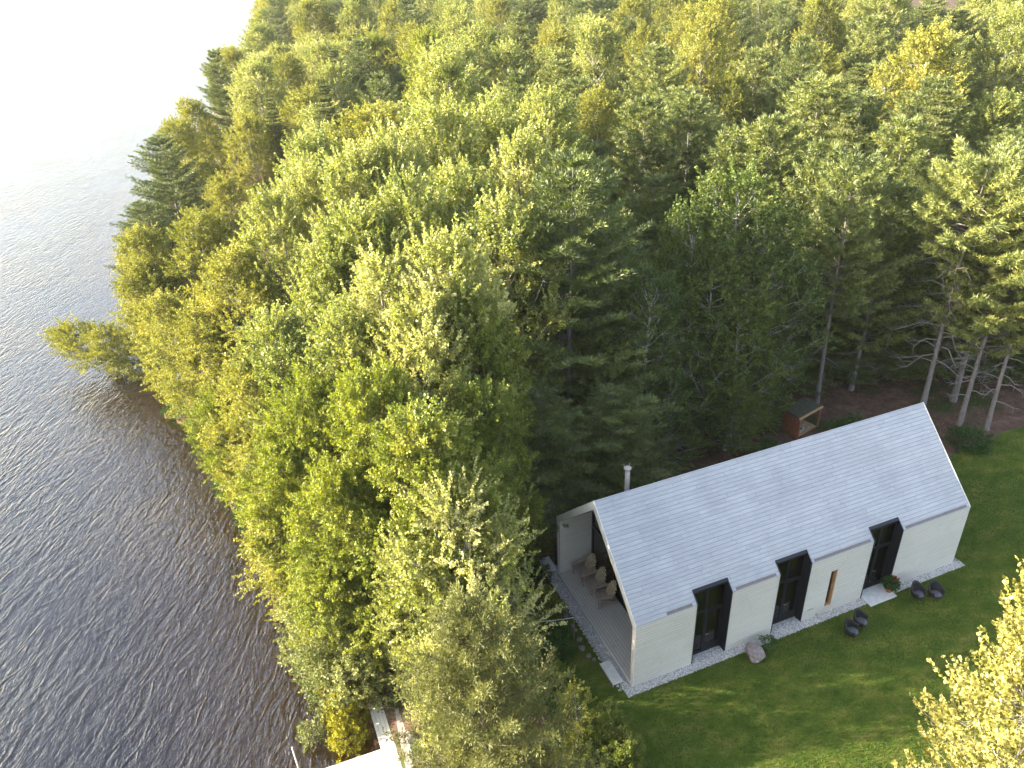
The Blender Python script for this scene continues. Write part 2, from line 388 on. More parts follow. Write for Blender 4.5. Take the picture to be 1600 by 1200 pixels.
NAMES = {'slimpine': ('red_pine_tree', 'pine'), 'aspen': ('aspen_tree', 'aspen'), 'birch': ('birch_tree', 'birch'), 'maple': ('maple_tree', 'maple'), 'lime': ('broadleaf_tree', 'broadleaf tree'), 'oak': ('broadleaf_tree', 'broadleaf tree'),
         'open': ('young_poplar_tree', 'poplar'), 'gold': ('poplar_tree', 'poplar'), 'willow': ('willow_shrub', 'shrub'), 'wpine': ('white_pine_tree', 'pine'),
         'rpine': ('red_pine_tree', 'pine'), 'spruce': ('spruce_tree', 'spruce'), 'cedar': ('cedar_tree', 'cedar'), 'tallpine': ('red_pine_tree', 'pine')}
def tree(kind, x, y, H, R, label, group=None, rz=None, z=0.0, lean=(0, 0), seed=0):
    w, l, h0, r0 = PROTO[kind][seed % len(PROTO[kind])]
    nm, cat = NAMES[kind]
    e = empty(nm, (x, y, z), seed*2.3 if rz is None else rz, label, cat, group)
    e.rotation_euler = (lean[0], lean[1], seed*2.3 if rz is None else rz)
    e.scale = (R/r0, R/r0, H/h0)
    sm = kind in ('willow',)
    link(bpy.data.objects.new('trunk' if not sm else 'stems', w), e); link(bpy.data.objects.new('crown', l), e)
    return e

# ------------------------------------------------------------------ terrain and lake
SY = [-400, -60, -6, 2, 6, 10, 16, 24, 32, 45, 60, 80, 110, 160, 300, 600, 1500]
SX = [-60, -14, -9.4, -9.3, -9.3, -10.3, -11.8, -13.5, -15.4, -17.2, -18.0, -17.4, -13, -3, 22, 90, 240]
def xs(y): return np.interp(y, SY, SX) + .5*np.sin(y*.55)*(np.clip((y-9)/6, 0, 1)) + .35*np.sin(y*1.3+1)*(np.clip((y-9)/6, 0, 1))
def ground_z(x, y):
    x = np.asarray(x, float); y = np.asarray(y, float)
    s = x-xs(y)
    land = -1.5+np.interp(s, [0, .25, 1.0, 3.2, 5], [0, .55, .75, 1.35, 1.5])
    wet = -1.5+np.interp(s, [-60, -20, -11, -6.5, -2.5, 0], [-12, -7, -3.2, -1.0, -.38, 0])
    z = np.where(s > 0, land, wet)
    und = .25*np.sin(x*.21+1)*np.sin(y*.17)+.12*np.sin(x*.6+y*.5)
    k = np.clip((y-14)/10, 0, 1)*np.clip((s-3)/4, 0, 1)
    z = z+und*k
    far = np.clip((np.hypot(x-20, y-60)-330)/700, 0, 1)*np.clip((s-10)/80, 0, 1)
    z = z+far*70
    west = np.clip((-x-900)/500, 0, 1)
    return np.where(west > 0, np.maximum(z, -9+west*90), z)
def axis(lo, hi, d, far):
    a = np.arange(lo, hi+d, d); g = d*1.25*1.18**np.arange(60); g = np.cumsum(g); g = g[g < far]
    return np.concatenate([(lo-g)[::-1], a, hi+g])
gx = axis(-24, 60, .8, 2400); gy = axis(-12, 120, .9, 2400)
X, Y_ = np.meshgrid(gx, gy); Zg = ground_z(X, Y_)
n1, n0 = X.shape
ii = (np.arange(n1-1)[:, None]*n0+np.arange(n0-1)[None])
me = np_mesh('ground', np.stack([X, Y_, Zg], -1).reshape(-1, 3), 4, np.stack([ii, ii+1, ii+n0+1, ii+n0], -1).reshape(-1)); me.shade_smooth()
t = NT('forest_floor'); v = t.coord('Object')
n1_ = t.noise(v, 1.2, 8, .7); n2_ = t.noise(v, 9, 5, .7); n3_ = t.noise(v, .25, 3)
c = t.ramp(n1_, [(.3, (.05, .030, .021)), (.5, (.10, .060, .043)), (.7, (.17, .11, .078))])
c = t.mix(t.ramp(n3_, [(.52, (0, 0, 0)), (.66, (.8, .8, .8))]), (0, 0, 0), (1, 1, 1)) if False else c
g = t.ramp(n3_, [(.5, (0, 0, 0)), (.62, (1, 1, 1))])
mm = t.n('ShaderNodeMix', _data_type='RGBA'); t.L(g, mm, 0); t.L(c, mm, 6); mm.inputs[7].default_value = (.035, .05, .014, 1)
w2 = t.n('ShaderNodeVectorMath', _operation='ADD'); t.t.links.new(mm.outputs[2], w2.inputs[0])
sp = t.n('ShaderNodeSeparateXYZ'); t.L(v, sp)
uw = t.n('ShaderNodeMapRange', i1=-1.44, i2=-1.56, i3=0.0, i4=1.0); t.t.links.new(sp.outputs[2], uw.inputs[0])
bed = t.ramp(t.noise(v, 3.5, 8, .75), [(.3, (.13, .065, .018)), (.5, (.36, .185, .055)), (.7, (.56, .34, .12))])
m3 = t.n('ShaderNodeMix', _data_type='RGBA'); t.L(uw, m3, 0); t.L(w2, m3, 6); t.L(bed, m3, 7)
w3 = t.n('ShaderNodeVectorMath', _operation='ADD'); t.t.links.new(m3.outputs[2], w3.inputs[0])
t.bsdf(w3, .95, 0, n2_, .05, 1.0, .15); me.materials.append(t.m)
tag(link(bpy.data.objects.new('ground', me)), 'brown forest floor of needles and leaves running down into the lake', kind='structure')

# lake: a closed body of tea-coloured water (surface at z=-1.5)
bm = bmesh.new(); box(bm, -2300, 900, -2300, 2300, -60, -1.5)
t = NT('lake_water')
def wv(ang, sx, sy, sc, det, ro, dist):
    mp = t.coord('Object', (1, 1, 1), (0, 0, ang)); m2 = t.n('ShaderNodeVectorMath', _operation='MULTIPLY', i0=mp); m2.inputs[1].default_value = (sx, sy, 1)
    return t.noise(m2, sc, det, ro, dist)
a1 = wv(R_(27), 1, .30, 1.9, 2, .5, .5); a2 = wv(R_(14), 1, .38, 5.0, 3, .55, .4); a3 = wv(R_(40), 1, .5, 9.0, 3, .6, .2); a4 = wv(R_(-20), 1, .8, .12, 2, .5, 0)
def crest(nn):
    q = t.math('SUBTRACT', nn, .5); q = t.math('ABSOLUTE', q); return t.math('MULTIPLY_ADD', q, -2.0, 1.0)
h = t.math('MULTIPLY', t.math('POWER', crest(a1), 2.2), .052)
h = t.math('MULTIPLY_ADD', t.math('POWER', crest(a2), 1.6), .029, h)
h = t.math('MULTIPLY_ADD', a3, .024, h)
amp = t.n('ShaderNodeMapRange', i0=a4, i1=.3, i2=.7, i3=.65, i4=1.15)
h = t.math('MULTIPLY', h, amp)
bp = t.n('ShaderNodeBump', Height=h, Distance=1.0, Strength=1.0)
fr = t.n('ShaderNodeFresnel', IOR=1.62, Normal=bp)
gl = t.n('ShaderNodeBsdfGlossy', Roughness=.10, Normal=bp); gl.inputs['Color'].default_value = (1, 1, 1, 1)
tp = t.n('ShaderNodeBsdfTransparent'); tp.inputs['Color'].default_value = (.97, .93, .88, 1)
mx = t.n('ShaderNodeMixShader', i0=fr); t.L(tp, mx, 1); t.L(gl, mx, 2); t.L(mx, t.out)
va = t.n('ShaderNodeVolumeAbsorption', Density=.8); va.inputs['Color'].default_value = (.56, .42, .20, 1)
t.L(va, t.out, 'Volume')
tag(obj('lake', bm, t.m), 'rippled lake, white with glare far out and brown at the bank', kind='structure')

# lawn
LZ = .012
def lawn_mask(x, y):
    w = .35*np.sin(x*1.7+y)+.25*np.sin(y*2.3-x*.7)
    left = np.interp(y, [-14, -4, -2, 0, 1.2, 2.5, 4, 6], [-8, -6.3, -5, -3.6, -3.2, -1.8, -1.0, -.6])
    a = (y < .15) & (x > left+w*.35) & (y > -11.5)
    b = (x < .1) & (x > left+w*.25) & (y < 5.2) & (y > 0)
    c_ = (x > 15.9) & (y < 5.6+.25*w+(x-16)*.05)
    return (a | b | c_) & (y > -11.5) & (x < 46)
lx = np.arange(-9, 46, .22); ly = np.arange(-11.5, 9, .22)
LX, LY = np.meshgrid(lx, ly); cm = lawn_mask(LX+.11, LY+.11)
m0 = len(lx); jj = np.argwhere(cm[:-1, :-1]); ii = jj[:, 0]*m0+jj[:, 1]
vz = LZ+np.maximum(ground_z(LX, LY), 0)
me = np_mesh('lawn', np.stack([LX, LY, vz], -1).reshape(-1, 3), 4, np.stack([ii, ii+1, ii+m0+1, ii+m0], -1).reshape(-1))
b_ = bmesh.new(); b_.from_mesh(me); bmesh.ops.delete(b_, geom=[q for q in b_.verts if not q.link_faces], context='VERTS'); b_.to_mesh(me); b_.free()
t = NT('lawn'); v = t.coord('Object', (1, 1.6, 1), (0, 0, .5))
c = t.ramp(t.noise(v, .9, 6, .65), [(.3, (.040, .072, .010)), (.46, (.068, .105, .014)), (.58, (.11, .13, .022)), (.72, (.17, .155, .04))])
t.bsdf(c, .95, 0, t.noise(v, 30, 4, .7), .03, 1, .1); me.materials.append(t.m)
tag(link(bpy.data.objects.new('lawn', me)), 'mown green lawn around the cabin', kind='structure')
rg = np.random.default_rng(5)
N = 420000
px = rg.uniform(-7, 30, N); py = rg.uniform(-9, 6.5, N); k = lawn_mask(px, py)
k &= ~((px > -.2) & (px < 16.2) & (py > -.36)) & ~((px > -.45) & (px < .1) & (py > -.36))
k &= rg.uniform(size=N) < np.clip(1.25-(px-8)/26, .25, 1)
px, py = px[k], py[k]; n = len(px)
patch = .5*np.sin(px*.9+py*1.4)+.5*np.sin(px*2.1-py*.8+1)+.6*np.sin(px*.37+py*.6+2)
A = nrm(np.stack([rg.normal(0, .5, n), rg.normal(0, .5, n), np.ones(n)], -1))
me = blades('grass', np.stack([px, py, np.full(n, LZ)], -1), A, rg.uniform(.04, .085, n), np.full(n, .022), rg, np.clip(.38+.14*patch+rg.normal(0, .14, n), 0, 1))
me.materials.append(M['grassb'])
tag(link(bpy.data.objects.new('grass', me)), 'short blades of grass covering the lawn', 'grass', kind='stuff')

# ------------------------------------------------------------------ cabin
HL, HW, HE, HR = 16.0, 6.734, 3.177, 6.451
SL = (HR-HE)/(HW/2); cs = math.hypot(1, SL); TH = .30; WT = .26   # roof slab thickness (normal), wall thickness
DZ = .14                                                     # deck / floor level
rz_ = lambda y: HE+y*SL if y <= HW/2 else HE+(HW-y)*SL
M['shingle'] = boards('roof_boards', (.20, .21, .235), (.43, .44, .46), .115, 2.6, (0, 1), .75, .8, 40, .006)
M['wallw'] = boards('pale_wall_boards', (.42, .40, .355), (.62, .59, .535), .14, 3.2, (0, 2), .8, .6, 30, .003)
M['wallin'] = boards('inner_wall_boards', (.50, .48, .44), (.60, .58, .54), .14, 3.2, (1, 2), .8, .85, 30, .003)
M['edge'] = simple('pale_edge_trim', (.56, .54, .50), .7, 0, .08, 8)
M['deck'] = boards('deck_boards', (.34, .31, .275), (.56, .52, .46), .13, 3.4, (1, 0), .85, .35, 30, .006)
M['black'] = simple('black_metal', (.008, .0095, .014), .45, .2, .2, 20, .35)
M['floorw'] = boards('oak_floor', (.36, .23, .12), (.55, .38, .22), .16, 1.8, (1, 0), .5, .6, 30, .001)
M['slotw'] = simple('orange_wood', (.42, .25, .13), .6, 0, .2, 12, .3, (1, 1, .3))
M['steel'] = simple('brushed_steel', (.34, .32, .29), .55, .3, .15, 20)
M['grey'] = M['grey']
def glassmat(name, tintc, ior=1.5):
    t = NT(name); f = t.n('ShaderNodeFresnel', IOR=ior); g = t.n('ShaderNodeBsdfGlossy', Roughness=.01)
    nn = t.n('ShaderNodeBump', Height=t.noise(t.coord('Object'), .8, 2), Distance=.01, Strength=.25); t.L(nn, g, 'Normal')
    p = t.n('ShaderNodeBsdfTransparent'); p.inputs['Color'].default_value = (*tintc, 1)
    m = t.n('ShaderNodeMixShader', i0=f); t.L(p, m, 1); t.L(g, m, 2); t.L(m, t.out); return t.m
M['glass'] = glassmat('window_glass', (.97, .98, .96), 1.75)

cabin = empty('cabin', (0, 0, 0), 0, 'long pale wooden cabin with grey board gable roof and black window bays', 'cabin')
NOT = [(2.55, 4.10), (6.28, 7.78), (10.86, 12.38)]; ND = .30; NK = .37; NZ = HE+ND*SL
# front wall (y 0..WT): bottom line, eave line, split at slot window
bm = bmesh.new()
def wallpiece(x0, x1, z0, z1): prism(bm, [(x0, -.006, z0), (x1, -.006, z0), (x1, -.006, z1), (x0, -.006, z1)], (0, WT+.006, 0))
zt = HE-.015
for x0, x1 in ((0, 2.55), (4.10, 6.28), (12.38, HL)): wallpiece(x0, x1, -.05, zt)
wallpiece(7.78, 8.9, -.05, zt); wallpiece(9.22, 10.86, -.05, zt); wallpiece(8.9, 9.22, -.05, .37); wallpiece(8.9, 9.22, 2.32, zt)
obj('wall', bm, M['wallw'], cabin)
bm = bmesh.new()
for x0, x1 in ((0, 2.55), (4.10, 6.28), (7.78, 10.86), (12.38, HL)): prism(bm, [(x0, HW-WT, -.05), (x1, HW-WT, -.05), (x1, HW-WT, zt), (x0, HW-WT, zt)], (0, WT+.006, 0))  # openings cut for the added far-wall windows
obj('wall', bm, M['wallw'], cabin)
bm = bmesh.new(); i_ = WT+.004
prism(bm, [(HL-WT, i_, -.05), (HL-WT, HW-i_, -.05), (HL-WT, HW-i_, rz_(i_)-.42), (HL-WT, HW/2, HR-.42), (HL-WT, i_, rz_(i_)-.42)], (WT-.004, 0, 0)); obj('wall', bm, M['wallin'], cabin)
# white lining on the porch side walls
# roof: near slope with notches, far slope.  top plane through eave (y=0,z=HE)
nv = Vector((0, -SL, 1)).normalized()
def near(x, y, lift=0.0): return (x, y, HE+y*SL+lift)
yr = HW/2
bm = bmesh.new()
out = [near(0, 0), near(2.55, 0), near(2.55, NK), near(4.10, NK), near(4.10, 0), near(6.28, 0), near(6.28, NK), near(7.78, NK), near(7.78, 0),
       near(10.86, 0), near(10.86, NK), near(12.38, NK), near(12.38, 0), near(HL, 0), near(HL, yr), near(0, yr)]
prism(bm, out, (0, 0, -.36)); rf = obj('roof', bm, M['shingle'], cabin)
bm = bmesh.new(); prism(bm, [(0, yr+.001, HR), (HL, yr+.001, HR), (HL, HW, HE), (0, HW, HE)], (0, 0, -.36)); obj('roof', bm, M['shingle'], cabin)
# ridge cap and gable trims
bm = bmesh.new()
prism(bm, [(-.01, yr-.10, HR-.10*SL+.012), (-.01, yr, HR+.016), (-.01, yr+.10, HR-.10*SL+.012), (-.01, yr, HR-.02)], (HL+.02, 0, 0)); obj('ridge_cap', bm, M['shingle'], cabin)
for xg, xo in ((-.03, .03), (HL, .03)):
    bm = bmesh.new()
    prism(bm, [(xg, -.012, -.04), (xg, .16, -.04), (xg, .16, HE-.36+.16*SL), (xg, yr, HR-.40), (xg, HW-.16, HE-.36+.16*SL), (xg, HW-.16, -.04), (xg, HW+.006, -.04), (xg, HW+.006, HE+.012), (xg, yr, HR+.02), (xg, -.012, HE+.012)], (xo, 0, 0))
    obj('gable_trim', bm, M['edge'], cabin)
# gutter slots along the eave, their shade painted as flat dark strips
for x0, x1 in ((1.28, 2.38), (4.28, 6.12), (7.92, 10.72), (12.52, 15.85)):
    bm = bmesh.new(); y0 = .015
    prism(bm, [near(x0, y0, .004), near(x1, y0, .004), near(x1, y0+.075, .004), near(x0, y0+.075, .004)], (0, 0, -.02))
    g = obj('gutter', bm, M['black'] if False else simple('gutter_slot_shade', (.13, .115, .11), .6, .0, .15), cabin)
    bm = bmesh.new(); prism(bm, [near(x0, y0+.076, .012), near(x1, y0+.076, .012), near(x1, y0+.10, .012), near(x0, y0+.10, .012)], (0, 0, -.03)); obj('lip', bm, M['shingle'], g)
# window bays
def bay(x0, x1, kind):
    w = bmesh.new(); e = .035
    # side cheeks
    for xa in (x0, x1-e):
        prism(w, [(xa, -.02, 0.0), (xa, ND+.25, 0.0), (xa, ND+.25, NZ+.0), (xa, ND-.0, NZ+.03), (xa, -.02, HE+.03)], (e, 0, 0))
    # head flashing across the roof cut
    prism(w, [near(x0, ND-.005, .035), near(x1, ND-.005, .035), near(x1, NK+.02, .035), near(x0, NK+.02, .035)], (0, 0, -.06))
    gy_ = ND+.02
    a, b = x0+e, x1-e
    z0, z1 = .03, NZ-.02
    def bar(xa, xb, za, zb, d=.07, y=gy_): box(w, xa, xb, y, y+d, za, zb)
    mid = a+(b-a)*.44; tr = 2.28 if kind != 3 else 2.34
    bar(a, a+.06, z0, z1); bar(b-.06, b, z0, z1); bar(a+.06, b-.06, z0, z0+.13); bar(a+.06, b-.06, z1-.07, z1)
    bar(mid-.045, mid+.045, z0+.1, z1-.07, .075, gy_-.002)
    bar(a+.06, mid-.045, tr-.035, tr+.035); bar(mid+.045, b-.06, tr-.035, tr+.035)
    # door leaf frame on the right: wide bottom rail and stiles
    f = obj('window', w, M['black'], cabin)
    d = bmesh.new(); dx0, dx1 = mid+.05, b-.065
    box(d, dx0, dx1, gy_+.008, gy_+.05, z0+.105, z0+.42 if kind != 3 else z0+.22); box(d, dx0, dx0+.075, gy_+.008, gy_+.05, z0+.42, tr-.14); box(d, dx1-.075, dx1, gy_+.008, gy_+.05, z0+.42, tr-.14); box(d, dx0, dx1, gy_+.008, gy_+.05, tr-.14, tr-.04)
    df = obj('door', d, M['black'], cabin)
    hd = bmesh.new(); btube(hd, [(dx0+.04, gy_-.0, 1.0), (dx0+.04, gy_-.045, 1.0), (dx0+.15, gy_-.045, 1.0)], .011, 6); obj('handle', hd, M['steel'], df)
    p = bmesh.new(); box(p, dx0+.07, dx1-.07, gy_+.022, gy_+.03, z0+.21, tr-.13); obj('pane', p, M['glass'], df)
    p = bmesh.new()
    for xa, xb, za, zb in ((a+.05, mid-.04, z0+.09, tr-.03), (a+.05, mid-.04, tr+.03, z1-.06), (mid+.04, b-.05, tr+.03, z1-.06)): box(p, xa, xb, gy_+.03, gy_+.038, za, zb)
    obj('pane', p, M['glass'], f)
    return f
for k, (x0, x1) in enumerate(NOT): bay(x0, x1, k+1)
# slot window
w = bmesh.new(); prism(w, [(8.9, .003, .37), (8.9, WT, .37), (8.9, WT, 2.32), (8.9, .003, 2.32)], (.02, 0, 0)); prism(w, [(9.20, -.012, .34), (9.20, WT, .34), (9.20, WT, 2.35), (9.20, -.012, 2.35)], (.03, 0, 0))
box(w, 8.92, 9.20, .003, WT, .37, .40); box(w, 8.92, 9.20, .003, WT, 2.29, 2.32)
sw = obj('slot_window', w, M['slotw'], cabin)
w = bmesh.new(); box(w, 8.92, 9.20, .15, .165, .40, 2.29); obj('pane', w, M['glass'], sw)
# wall vents and a wall lamp as small fittings
w = bmesh.new(); box(w, 8.02, 8.30, -.025, .0, .52, .56); obj('vent', w, M['steel'], cabin)
w = bmesh.new(); lathe(w, [(.0, 0), (.045, .0), (.045, .03), (.0, .035)], 12); bmesh.ops.rotate(w, cent=(0, 0, 0), matrix=Matrix.Rotation(R_(90), 3, 'X'), verts=w.verts); bmesh.ops.translate(w, vec=(8.55, 0, .12), verts=w.verts); obj('socket', w, M['steel'], cabin)
# deck and porch floor
bm = bmesh.new(); box(bm, -.02, 1.53, WT+.002, HW-WT-.002, 0.0, DZ); obj('deck', bm, M['deck'], cabin)
bm = bmesh.new(); box(bm, -.075, -.032, -.01, HW+.01, -.02, DZ+.012); obj('deck_edge', bm, M['edge'], cabin)
bm = bmesh.new(); box(bm, 1.65, HL-WT-.004, .44, HW-WT-.004, .0, DZ-.01); obj('floor', bm, M['floorw'], cabin)
# gable glazing at x = 1.55
g = bmesh.new(); xa, xb = 1.53, 1.63; yi, yo = WT+.003, HW-WT-.003; zc = lambda y: rz_(y)-.36-.004
def gb(y0, y1, z0, z1, d=0.0): box(g, xa+d, xb-d, y0, y1, z0, z1)
gb(yo-.10, yo, DZ+.0, zc(yo)-.02); gb(yi, yi+.10, DZ, zc(yi)-.02); gb(yi+.1, yo-.1, DZ, DZ+.09, .003)
gb(yi+.1, yo-.1, 2.28, 2.42, .004)
for yy in (2.2, 4.45): gb(yy-.04, yy+.04, DZ+.09, 2.28); gb(yy-.04, yy+.04, 2.42, zc(yy)-.06)
for s_ in (0, 1):
    f_ = (lambda y: y) if s_ == 0 else (lambda y: HW-y)
    prism(g, [(xa+.002, f_(yi), zc(yi)), (xa+.002, f_(yr), zc(yr)), (xa+.002, f_(yr), zc(yr)-.13), (xa+.002, f_(yi), zc(yi)-.13)], (xb-xa-.004, 0, 0))
gw = obj('glazed_gable', g, M['black'], cabin)
g = bmesh.new()
prism(g, [(1.575, yi+.05, DZ+.05), (1.575, yo-.05, DZ+.05), (1.575, yo-.05, zc(yo-.05)-.02), (1.575, yr, zc(yr)-.04), (1.575, yi+.05, zc(yi+.05)-.02)], (.012, 0, 0)); obj('pane', g, M['glass'], gw)
# inner partition so the interior reads as rooms
g = bmesh.new(); box(g, 7.9, 8.0, WT+.01, 4.4, DZ, 2.7); obj('partition', g, M['wallin'], cabin)
M['ply'] = boards('honey_panels', (.42, .27, .13), (.60, .42, .23), .3, 2.4, (2, 0), .6, .6, 30, .002)
for xa, xb in NOT:  # unseen far-wall windows, added to bring daylight into the rooms
    g = bmesh.new(); yb = HW-.14
    for q in ((xa, xa+.06, .0, zt), (xb-.06, xb, .0, zt), ((xa+xb)/2-.04, (xa+xb)/2+.04, .14, zt-.07)): box(g, q[0], q[1], yb-.04, yb+.04, q[2], q[3])
    box(g, xa+.06, xb-.06, yb-.04, yb+.04, 0, .14); box(g, xa+.06, xb-.06, yb-.04, yb+.04, zt-.07, zt)
    wf = obj('window', g, M['black'], cabin); g = bmesh.new(); box(g, xa+.05, xb-.05, yb-.006, yb+.006, .1, zt-.05); obj('pane', g, M['glass'], wf)
# chimney
c = bmesh.new(); CX, CY = 2.02, 4.45
lathe(c, [(.098, 4.6), (.098, 6.42), (.085, 6.43), (.085, 6.52), (.11, 6.53), (.11, 6.56), (.09, 6.57), (.02, 6.59)], 20, (CX, CY, 0))
ch = obj('chimney', c, M['steel'], cabin, True)
c = bmesh.new(); lathe(c, [(.145, 6.585), (.15, 6.60), (.15, 6.62), (.03, 6.66), (.0, 6.66)], 20, (CX, CY, 0))
for k in range(4):
    a = k*1.57+.6; btube(c, [(CX+.10*math.cos(a), CY+.10*math.sin(a), 6.52), (CX+.15*math.cos(a), CY+.15*math.sin(a), 6.62), (CX+.17*math.cos(a), CY+.17*math.sin(a), 6.74)], .012, 6)
obj('cowl', c, M['steel'], ch)
# gravel border and slab steps
t = NT('gravel_bed'); v = t.coord('Object'); vo = t.n('ShaderNodeTexVoronoi', Vector=v, Scale=24.0)
c = t.ramp(t.noise(v, 22, 5, .7), [(.3, (.22, .20, .19)), (.55, (.38, .36, .35)), (.75, (.55, .53, .52))]); t.bsdf(c, .9, 0, vo, .03, 1); M['gravel'] = t.m
bm = bmesh.new()
for a in ((-.42, 16.38, -.36, -.002), (-.42, -.08, -.002, 1.0), (-.55, -.08, 1.0, 7.4), (-.08, 16.38, HW+.002, HW+.4), (16.03, 16.38, -.002, HW+.002)): box(bm, *a, -.05, .02)
tag(obj('gravel_border', bm, M['gravel']), 'strip of grey gravel round the foot of the cabin', kind='structure')
for k, (x0, x1) in enumerate(NOT[:2]):
    bm = bmesh.new(); box(bm, x0+.04, x1-.04, 0, ND+.02, -.04, .022); tag(obj('gravel_recess', bm, M['gravel']), 'gravel inside the recess of a window bay', kind='structure')
rg = np.random.default_rng(9); rects = [(-.42, 10.9, -.38, -.01, 2600), (12.4, 16.38, -.36, -.01, 900), (-.6, -.1, .0, 7.4, 1300), (2.6, 4.05, 0, .3, 250), (6.3, 7.75, 0, .3, 250)]
oct_ = np.array([(1,0,0),(-1,0,0),(0,1,0),(0,-1,0),(0,0,1),(0,0,-1)], float); of = np.array([(0,2,4),(2,1,4),(1,3,4),(3,0,4),(2,0,5),(1,2,5),(3,1,5),(0,3,5)])
P = np.concatenate([np.stack([rg.uniform(a, b, n), rg.uniform(c_, d, n), rg.uniform(.02, .035, n)], -1) for a, b, c_, d, n in rects]); n = len(P)
V = P[:, None]+oct_[None]*rg.uniform(.014, .036, (n, 1, 1))*rg.uniform(.7, 1.3, (n, 6, 1))*np.array([1, 1, .6]); 
me = np_mesh('gravel', V.reshape(-1, 3), 3, (of.reshape(-1)[None]+np.arange(n)[:, None]*6).reshape(-1), np.repeat(rg.uniform(0, 1, n), 6))
t = NT('pebbles'); at = t.n('ShaderNodeAttribute', _attribute_name='tint'); fr_ = t.n('ShaderNodeMath', _operation='ADD'); t.t.links.new(at.outputs['Fac'], fr_.inputs[0])
t.bsdf(t.ramp(fr_, [(0, (.18, .165, .155)), (.5, (.36, .345, .335)), (1, (.62, .60, .58))]), .85); me.materials.append(t.m)
tag(link(bpy.data.objects.new('gravel', me)), 'loose grey pebbles along the cabin walls', 'gravel', kind='stuff')
M['conc'] = simple('pale_concrete', (.50, .49, .47), .85, 0, .12, 5, .2, (1, 1, 1), .004)
bm = bmesh.new(); box(bm, 10.92, 12.32, -.56, ND+.0, -.03, .075); bevel(bm, .012); tag(obj('door_step', bm, M['conc']), 'pale concrete slab at the right-hand black glazed door', 'step')
bm = bmesh.new(); box(bm, -.5, 0.0, HW+.05, HW+1.0, -.03, .09); bevel(bm, .012); tag(obj('stone_slab', bm, M['conc']), 'pale slab off the far corner of the deck', 'slab')
M['oldwood'] = boards('old_wood', (.30, .26, .21), (.52, .47, .38), .12, 2.0, (1, 0), .9, .4, 30, .005)
st = empty('low_step', (-.5, 0, 0), 0, 'low weathered wooden step beside the deck corner nearest the lawn', 'step')
bm = bmesh.new(); box(bm, -.2, .22, .28, 1.35, .10, .15); o = obj('tread', bm, M['conc'], st)
bm = bmesh.new(); box(bm, -.24, -.2, .26, 1.37, 0, .155); obj('edge_board', bm, M['oldwood'], st)
# stones in the planting strip
M['stone'] = simple('grey_pink_stone', (.19, .16, .155), .9, 0, .4, 7, .2, (1, 1, 1), .03)
def stone(name, x, y, r, sx, sy, sz, seed, label, group=None, z=0):
    bm = bmesh.new(); bmesh.ops.create_icosphere(bm, subdivisions=3, radius=r)
    rr = random.Random(seed); ph = [rr.uniform(0, 6) for _ in range(6)]
    pl = [(Vector((rr.gauss(0, 1), rr.gauss(0, 1), rr.gauss(.2, 1))).normalized(), rr.uniform(.62, .9)) for _ in range(9)]
    for v in bm.verts:
        d = v.co.normalized(); k = 1+.07*math.sin(d.x*5+ph[0])+.07*math.sin(d.y*6+ph[1])+.05*math.sin(d.z*9+ph[2])
        for n_, q in pl:
            dd = d.dot(n_)*k
            if dd > q: k *= q/dd
        v.co = Vector((d.x*k*sx, d.y*k*sy, d.z*k*sz))*r
    o = obj(name, bm, M['stone']); o.location = (x, y, z+r*sz*.45); o.rotation_euler = (0, 0, rr.uniform(0, 6))
    for p in o.data.polygons: p.use_smooth = False
    return tag(o, label, 'rock', group)
stone('boulder', 4.98, -.68, .46, 1.0, .85, .85, 3, 'pinkish grey boulder on the lawn in front of the left window bay')
rr = random.Random(8)
for k in range(12): stone('edging_stone', -.72-rr.uniform(0, .25), 1.6+k*.42+rr.uniform(-.1, .1), rr.uniform(.09, .17), 1, 1, .6, 20+k, 'small grey stone in the row edging the bed beside the deck', 'stones edging the deck bed')

# ------------------------------------------------------------------ furniture
M['teak'] = simple('tan_slats', (.50, .40, .26), .75, 0, .22, 10, .2, (1, 1, .4))
M['teakgrey'] = simple('grey_slats', (.34, .27, .21), .8, 0, .2, 10, .2)
def lounge(loc, rz, label):
    """slatted lake chair, front facing local -x"""
    e = empty('slatted_lounge_chair', loc, rz, label, 'lounge chair', 'slatted chairs on the deck')
    b = bmesh.new()
    for k in range(7):       # fan back
        yy = (k-3)*.078; h = .80-.035*(k-3)**2
        vs = box(b, -.010, .010, yy-.034, yy+.034, 0, h)
        bmesh.ops.rotate(b, cent=(0, yy*.0, 0), matrix=Matrix.Rotation(-(k-3)*.035, 3, 'X'), verts=vs)
    box(b, .012, .034, -.25, .25, .16, .22); box(b, .012, .034, -.27, .27, .50, .56)
    bmesh.ops.rotate(b, cent=(0, 0, 0), matrix=Matrix.Rotation(R_(24), 3, 'Y'), verts=b.verts); bmesh.ops.translate(b, vec=(.16, 0, .24), verts=b.verts)
    bevel(b, .004); obj('backrest', b, M['teak'], e)
    s = bmesh.new()
    for k in range(7):
        x = .16-k*.082; z = .25+.018*k; box(s, x-.037, x+.037, -.27, .27, z, z+.02, ry=.2)
    obj('seat', s, M['teakgrey'], e)
    for sy in (-1, 1):
        a = bmesh.new(); y0, y1 = (.27, .40) if sy > 0 else (-.40, -.27)
        box(a, -.46, .30, y0, y1, .54, .562); bevel(a, .004); obj('arm', a, M['teakgrey'], e)
        l = bmesh.new(); ya = sy*.31; box(l, -.43, -.34, ya-.015, ya+.015, 0, .54); obj('leg', l, M['teakgrey'], e)
        l = bmesh.new(); prism(l, [(-.42, ya-.045*sy, .33), (-.42, ya-.045*sy, .42), (.50, ya-.045*sy, .09), (.50, ya-.045*sy, 0), (.42, ya-.045*sy, 0)], (0, .025*sy, 0)); obj('leg', l, M['teakgrey'], e)
    return e
